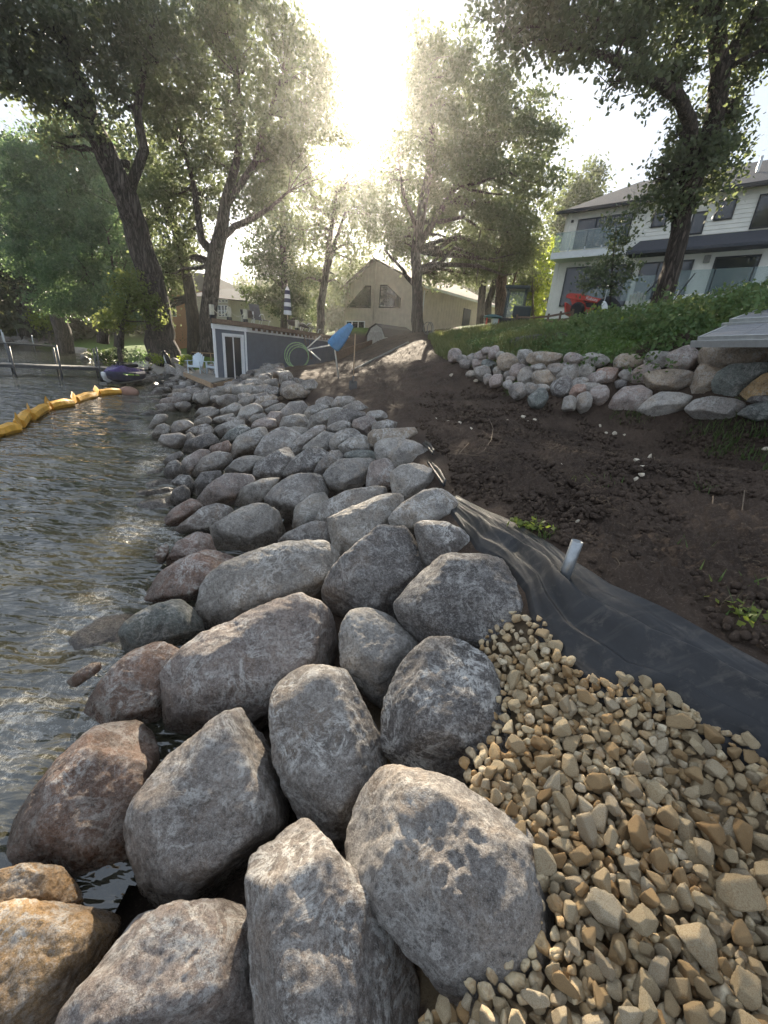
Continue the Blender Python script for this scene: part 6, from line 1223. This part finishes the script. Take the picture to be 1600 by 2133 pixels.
tree('rear_tree', 'smaller dark tree rising behind the left roof slope of the white house', [([(1215, 600, 46), (1215, 500, 46), (1218, 400, 46)], [.3, .25, .12])], [(1225, 375, 36, 34, 46), (1200, 410, 36, 34, 46), (1235, 420, 34, 34, 46), (1170, 450, 36, 40, 46), (1200, 470, 40, 30, 46), (1155, 510, 30, 40, 46)], size=.30, cover=2.0, cl=.8, seed=14)
T8 = tree('ivy_clad_oak', 'big forked tree with leafy sprouts around its trunk before the white house', [([(1372, 668, 17), (1384, 610, 17), (1400, 560, 17), (1416, 480, 17), (1428, 420, 17), (1436, 380, 16.8), (1442, 310, 16.5), (1438, 250, 16.2), (1410, 200, 15.8), (1350, 160, 15.3), (1280, 125, 14.8), (1200, 95, 14.5)], [.42, .33, .30, .285, .28, .27, .20, .19, .17, .13, .10, .06]), ([(1440, 390, 16.9), (1470, 320, 16.8), (1492, 230, 16.5), (1500, 150, 16.2), (1492, 60, 16), (1480, -40, 15.5), (1470, -150, 15)], [.26, .26, .26, .25, .22, .18, .12]), ([(1498, 160, 16.2), (1540, 80, 16), (1590, 0, 15.8)], [.2, .15, .1]), ([(1490, 60, 16), (1440, 0, 15.5), (1380, -60, 15)], [.2, .15, .08])],
    [(1060, 25, 60, 40, 14), (1150, 15, 80, 50, 14), (1250, 10, 80, 55, 14.5), (1350, 10, 80, 55, 15), (1140, 85, 70, 45, 14.3), (1220, 95, 60, 45, 14.6), (1300, 90, 60, 50, 15), (1290, 165, 40, 35, 15), (1340, 150, 45, 40, 15.3), (1400, 100, 60, 50, 15.6), (1380, 190, 40, 30, 16), (1420, 150, 45, 35, 16.2), (1440, 40, 70, 50, 16), (1560, 30, 60, 60, 16), (1570, 110, 50, 50, 16), (1540, 190, 45, 45, 16.6), (1590, 60, 60, 60, 16.2), (1380, -50, 140, 50, 14.5), (1150, -40, 140, 40, 13.5), (1560, -60, 100, 50, 15), (1440, 300, 45, 40, 17), (1500, 290, 35, 45, 17), (1525, 250, 25, 50, 17), (1410, 360, 50, 40, 17), (1480, 370, 50, 40, 17), (1400, 415, 50, 30, 16.8), (1460, 415, 40, 22, 16.8), (1375, 395, 40, 40, 17), (1440, 340, 40, 40, 16.5), (1510, 340, 35, 40, 17), (1480, 300, 40, 40, 16.3), (1425, 260, 30, 40, 17), (1090, 60, 50, 40, 14), (1045, 75, 30, 30, 14)], size=.15, leaf=LEAF, cover=1.75, cl=.42, seed=15, bark=barkmat('rough_brown_bark', (.075, .055, .045), (.17, .13, .105)))
tree('young_maple', 'young sapling with open layered leaves in front of the house corner', [([(1268, 690, 17.5), (1272, 620, 17.5), (1276, 550, 17.5), (1284, 470, 17.5)], [.05, .04, .03, .015])], [(1285, 470, 22, 24, 17.5), (1295, 500, 24, 20, 17.5), (1270, 540, 32, 20, 17.5), (1240, 565, 30, 20, 17.5), (1270, 590, 44, 18, 17.5), (1225, 590, 22, 16, 17.5), (1310, 560, 20, 16, 17.5)], size=.13, cover=1.25, cl=.3, seed=16)
# sprigs: shrubs on the left bank
for k, (bl, lab, lf) in enumerate([([(215, 745, 26, 14, 27), (240, 738, 22, 14, 27)], 'low dark shrub on the bank above the pale sheet', LEAFD), ([(330, 748, 20, 8, 24.5), (395, 752, 18, 9, 25)], 'strip of green weeds behind the roller ramp', LEAFY), ([(295, 742, 26, 10, 27)], 'bush of pale stems beside the big trunk foot', LEAFW)]):
    tree('shore_shrub', lab, [], bl, size=.13, leaf=lf, cover=2.0, cl=.25, seed=30+k, cat='shrub', limbs=False)
for k, (u_, lab) in enumerate([(360, 'leftmost clipped round shrub before the brick house'), (377, 'middle clipped round shrub before the brick house'), (394, 'right clipped round shrub before the brick house')]):
    tree('clipped_shrub', lab, [], [(u_, 700, 10, 13, 42)], size=.16, leaf=LEAFD, cover=4, cl=.2, seed=40+k, cat='shrub', limbs=False, group='clipped shrubs before the brick house')
# far wood
rg = np.random.default_rng(55); bl = []
for k in range(90):
    az = -58+k*1.35+rg.uniform(-.6, .6); dd_ = rg.uniform(72, 100); x_, y_ = dd_*math.sin(R(az)), dd_*math.cos(R(az)); zg = gz1(x_, y_); h_ = rg.uniform(8, 14) if az < 25 else rg.uniform(5, 8); bl.append((np.array([x_, y_, zg+h_*.45]), np.array([4.2, 3.5, h_*.55])))
C_ = prune(crown_pts(bl, .7, rg, 3.2, 1.5, .45), rg); V = leafmesh(C_, .7, rg); tag(link('distant_trees', mk_mesh('distant_trees', V, quads(V), False), LEAF), 'distant belt of trees closing the view behind the houses', 'trees', kind='stuff')
# shrubby bank above the wall
rg = np.random.default_rng(66); pts_ = []
for _ in range(5200):
    x_ = rg.uniform(2.6, 15); y_ = rg.uniform(5, 21); s = segdist(np.array([x_]), np.array([y_]), WB[1:])[0]; xw = np.interp(y_, WB[::-1, 1], WB[::-1, 0])
    if x_ < xw+.35+.3*(y_ > 9.5) or (x_-4.2)*.65+(y_-13)*.76 > 6.6-.1*x_: continue
    if y_ < 9.2 and x_ > xw+.2 and (y_-5)/(4.2) < .95 and x_ < 6.2+(9.2-y_)*.9: continue
    lowz = x_ < 4.0+(y_-12)*.16
    pts_.append((x_, y_, .14 if lowz else rg.uniform(.24, .40)*float(np.interp(y_, [9, 12, 16], [1, .72, .45]))))
pts_ = np.array(pts_[:1900]); pts_[:, 2] *= np.clip(1+1.4*n2(pts_[:, 0], pts_[:, 1], .9, 2, 21.), .55, 1.6); zz = gz(pts_[:, 0], pts_[:, 1]); Cc = []
for (x_, y_, r_), z_ in zip(pts_, zz):
    n = int(46*(r_/.3)**1.3); d = rg.normal(size=(n, 3)); d /= np.linalg.norm(d, axis=1)[:, None]; Cc.append(np.array([x_, y_, z_+r_*.7])+d*(rg.uniform(.3, 1, n)**.5)[:, None]*np.array([r_*1.15, r_*1.15, r_*(.9+.5*rg.uniform())]))
C_ = np.concatenate(Cc); V = leafmesh(C_, .105, rg, up=.6); tag(link('bank_shrubs', mk_mesh('bank_shrubs', V, quads(V), False), LEAFH), 'dense green ivy and brush covering the bank above the boulder wall', 'brush', kind='stuff')
for k, (u_, v_, y_, lab) in enumerate([(1242, 650, 14.5, 'bright yellow-green sprig in the brush below the tractor'), (1300, 672, 12.2, 'second bright sprig in the brush nearer the wall')]):
    tree('bright_sprig', lab, [], [(u_, v_, 13, 9, y_)], size=.11, leaf=LEAFY, cover=1.8, cl=.15, seed=50+k, cat='shrub', limbs=False)
# grass and weeds
def blades(name, lab, xs, ys, h0, h1, mat, seed, wd=.012, lean=.35, zadd=0.0):
    rg = np.random.default_rng(seed); n = len(xs); z_ = gz(xs, ys)+zadd; h = rg.uniform(h0, h1, n); a = rg.uniform(0, 2*np.pi, n); l = h*rg.uniform(.05, lean, n)*1.6; w_ = wd*rg.uniform(.6, 1.4, n); b_ = rg.uniform(0, 2*np.pi, n)
    base_ = np.stack([xs, ys, z_-.03], 1); dv = np.stack([np.cos(a), np.sin(a), 0*a], 1); wv = np.stack([np.cos(b_), np.sin(b_), 0*a], 1)*w_[:, None]; m_ = base_+dv*(l*.3)[:, None]; m_[:, 2] += h*.6; tp_ = base_+dv*l[:, None]; tp_[:, 2] += h*.95
    V = np.stack([base_-wv, base_+wv, m_+wv*.7, m_-wv*.7, m_-wv*.7, m_+wv*.7, tp_+wv*.08, tp_-wv*.08], 1).reshape(-1, 3); F_ = np.arange(n*8).reshape(-1, 4); return tag(link(name, mk_mesh(name, V, F_, False), mat), lab, 'grass', kind='stuff')
rg = np.random.default_rng(71); n = 26000; x_ = rg.uniform(1.6, 6.5, n); y_ = rg.uniform(11, 24, n); xw = np.interp(y_, WB[::-1, 1], WB[::-1, 0]); cl_ = n2(x_, y_, 1.1, 2, 3.); k = (x_ > xw+.1) & (x_ < 3.6+(y_-11)*.28+cl_*1.5) & (cl_ > -.28); blades('tall_weeds', 'tall pale green weeds on the slope above the far end of the wall', x_[k], y_[k], .15, .42, WEED, 1, .016)
n = 5200; x_ = rg.uniform(4.9, 8.2, n); y_ = rg.uniform(4.3, 7.6, n); cl_ = n2(x_, y_, 1.6, 2, 8.); q = (x_-5.3)*.75+(y_-5.9)*-.05; k = (segdist(x_, y_, WB) > .12) & (x_ < np.interp(y_, WB[::-1, 1], WB[::-1, 0])+.1) & (x_ > 5.45+(7.-y_)*.12+cl_*1.2); blades('corner_grass', 'green grass at the foot of the wall by the right edge', x_[k], y_[k], .07, .26, leafmat('grass_blades', (.04, .075, .02), (.09, .14, .04), .4), 2, .010)
tx = []; ty = []
for (u_, v_, s, n) in [(1312, 858, .28, 260), (1345, 862, .2, 130), (1180, 838, .12, 40), (1460, 885, .3, 220), (1555, 830, .15, 120), (1110, 1103, .05, 26), (1137, 1120, .04, 20), (1470, 1020, .1, 20), (1540, 1290, .07, 26), (905, 1060, .05, 10), (1430, 1150, .2, 16), (1560, 1230, .15, 20), (1250, 1010, .3, 20)]:
    p = hit(u_, v_); tx.append(rg.normal(p[0], s*.5, n)); ty.append(rg.normal(p[1], s*.5, n))
blades('grass_tufts', 'scattered green grass tufts along the wall foot and in the soil', np.concatenate(tx), np.concatenate(ty), .04, .16, leafmat('tuft_blades', (.045, .085, .02), (.10, .16, .04), .4), 3, .007, .7)
for k, (u_, v_, r_, lab) in enumerate([(1120, 1108, .07, 'small bright green leafy weed at the upper edge of the black sheet'), (1078, 1098, .04, 'tiny green weed left of the leafy one on the sheet edge'), (1545, 1290, .06, 'low green weed in the soil near the right edge')]):
    p = hit(u_, v_); rg2 = np.random.default_rng(k); C_ = rg2.normal(size=(44, 3))*np.array([r_, r_, .012])+[0, 0, .055]; V = leafmesh(C_, .045, rg2, up=2.5, asp=.8); tag(link('weed', mk_mesh('weed', V, quads(V), False), LEAFY, None, p), lab, 'weed')
# clods of churned soil
rg = np.random.default_rng(123); d2, F2 = ico(2); VV = []; FF = []; n0 = 0; N_ = 20000
cxs = rg.uniform(.5, 6.2, N_); cys = 1.4+rg.beta(1.1, 1.8, N_)*10; okc = (cxs > cx(CREST, cys)+.12) & ~inpoly(cxs, cys, MATPOLY) & (segdist(cxs, cys, MATPOLY) > .04) & (cxs < np.interp(cys, WB[::-1, 1], WB[::-1, 0])-.1) & (n2(cxs, cys, 1.2, 2, 44.) > -.12) & ((np.interp(cxs, UPW[:, 0], UPW[:, 1]) < cys) | (cxs < UPW[0, 0]))
cxs, cys = cxs[okc], cys[okc]; czs = gz(cxs, cys); shp = [d2*(1+.28*fbm(d2*1.6+k*7, 3))[:, None]*np.array([1.2, .9, .7]) for k in range(12)]
for k in range(len(cxs)):
    s = (.007+.034*rg.beta(1.1, 3.5))*(1+cys[k]*.06); V = shp[k % 12]@rotm(rg).T*s+np.array([cxs[k], cys[k], czs[k]+.02+rg.uniform(0, .02)]); VV.append(V); FF.append(F2+n0); n0 += len(d2)
tag(link('soil_clods', mk_mesh('soil_clods', np.concatenate(VV), np.concatenate(FF)), SOIL), 'loose crumbs and clods of dark soil over the churned ground', 'soil', kind='stuff')
# roots, twigs and straw in the soil
rg = np.random.default_rng(91); g = MB()
for k in range(330):
    if k < 200: x_, y_ = rg.uniform(.9, 5), rg.uniform(1.9, 7.5)
    else: x_, y_ = rg.uniform(-1, 5), rg.uniform(5, 14)
    if x_ < cx(CREST, y_)+.3 or inpoly(np.array([x_]), np.array([y_]), MATPOLY)[0]: continue
    z_ = gz1(x_, y_); a = rg.uniform(0, 6.3); L_ = rg.uniform(.05, .22); r_ = rg.uniform(.0012, .0035); c_ = [(x_+math.cos(a+s*.9*(k % 3-1))*L_*s, y_+math.sin(a+s*.9*(k % 3-1))*L_*s, z_+.045+.03*math.sin(s*3.1)*rg.uniform(.2, 1)) for s in (0, .25, .5, .75, 1)]; g.tube(c_, [r_, r_, r_*.8, r_*.6, r_*.3], 4)
tag(g.build('twigs', simple('root_and_straw', (.16, .12, .08), .9), None, smooth=True), 'thin roots and straw strewn over the churned soil', 'twigs', kind='stuff')
for k, (pl, lab) in enumerate([([(1018, 880), (1026, 900), (1022, 925), (1006, 950), (985, 958)], 'long curved root arching over the soil left of the tread marks'), ([(1545, 1036), (1540, 1075), (1536, 1105), (1560, 1120), (1600, 1120)], 'long pale root curling at the right side of the soil'), ([(975, 932), (955, 955), (985, 960), (1010, 958)], 'forked twig lying near the pale boulder'), ([(1480, 1048), (1478, 1070), (1486, 1084)], 'short upright straw stem in the soil')]):
    pts_ = [hit(u_, v_)+np.array([0, 0, .07]) for u_, v_ in pl]; tag(MB().tube(pts_, [.006]*(len(pl)-1)+[.003], 6).build('root', simple('root_bark', (.15, .11, .075), .9), None, smooth=True), lab, 'root')
# ---------------------------------------------------------------- haze volume added for the glare veil round the sun
HAZE = .0006
if HAZE:
    hz = MB().b2((-262, -62, -3.2), (262, 322, 36)).build('haze', None); hm = bpy.data.materials.new('glare_haze'); hm.use_nodes = True; t_ = hm.node_tree; t_.nodes.clear(); o_ = t_.nodes.new('ShaderNodeOutputMaterial'); v_ = t_.nodes.new('ShaderNodeVolumePrincipled')
    v_.inputs['Color'].default_value = (.95, .95, .93, 1); v_.inputs['Density'].default_value = HAZE; v_.inputs['Anisotropy'].default_value = .8; t_.links.new(v_.outputs[0], o_.inputs['Volume']); hz.data.materials.append(hm); tag(hz, 'thin haze added for the glare veil around the sun', 'haze', kind='stuff')
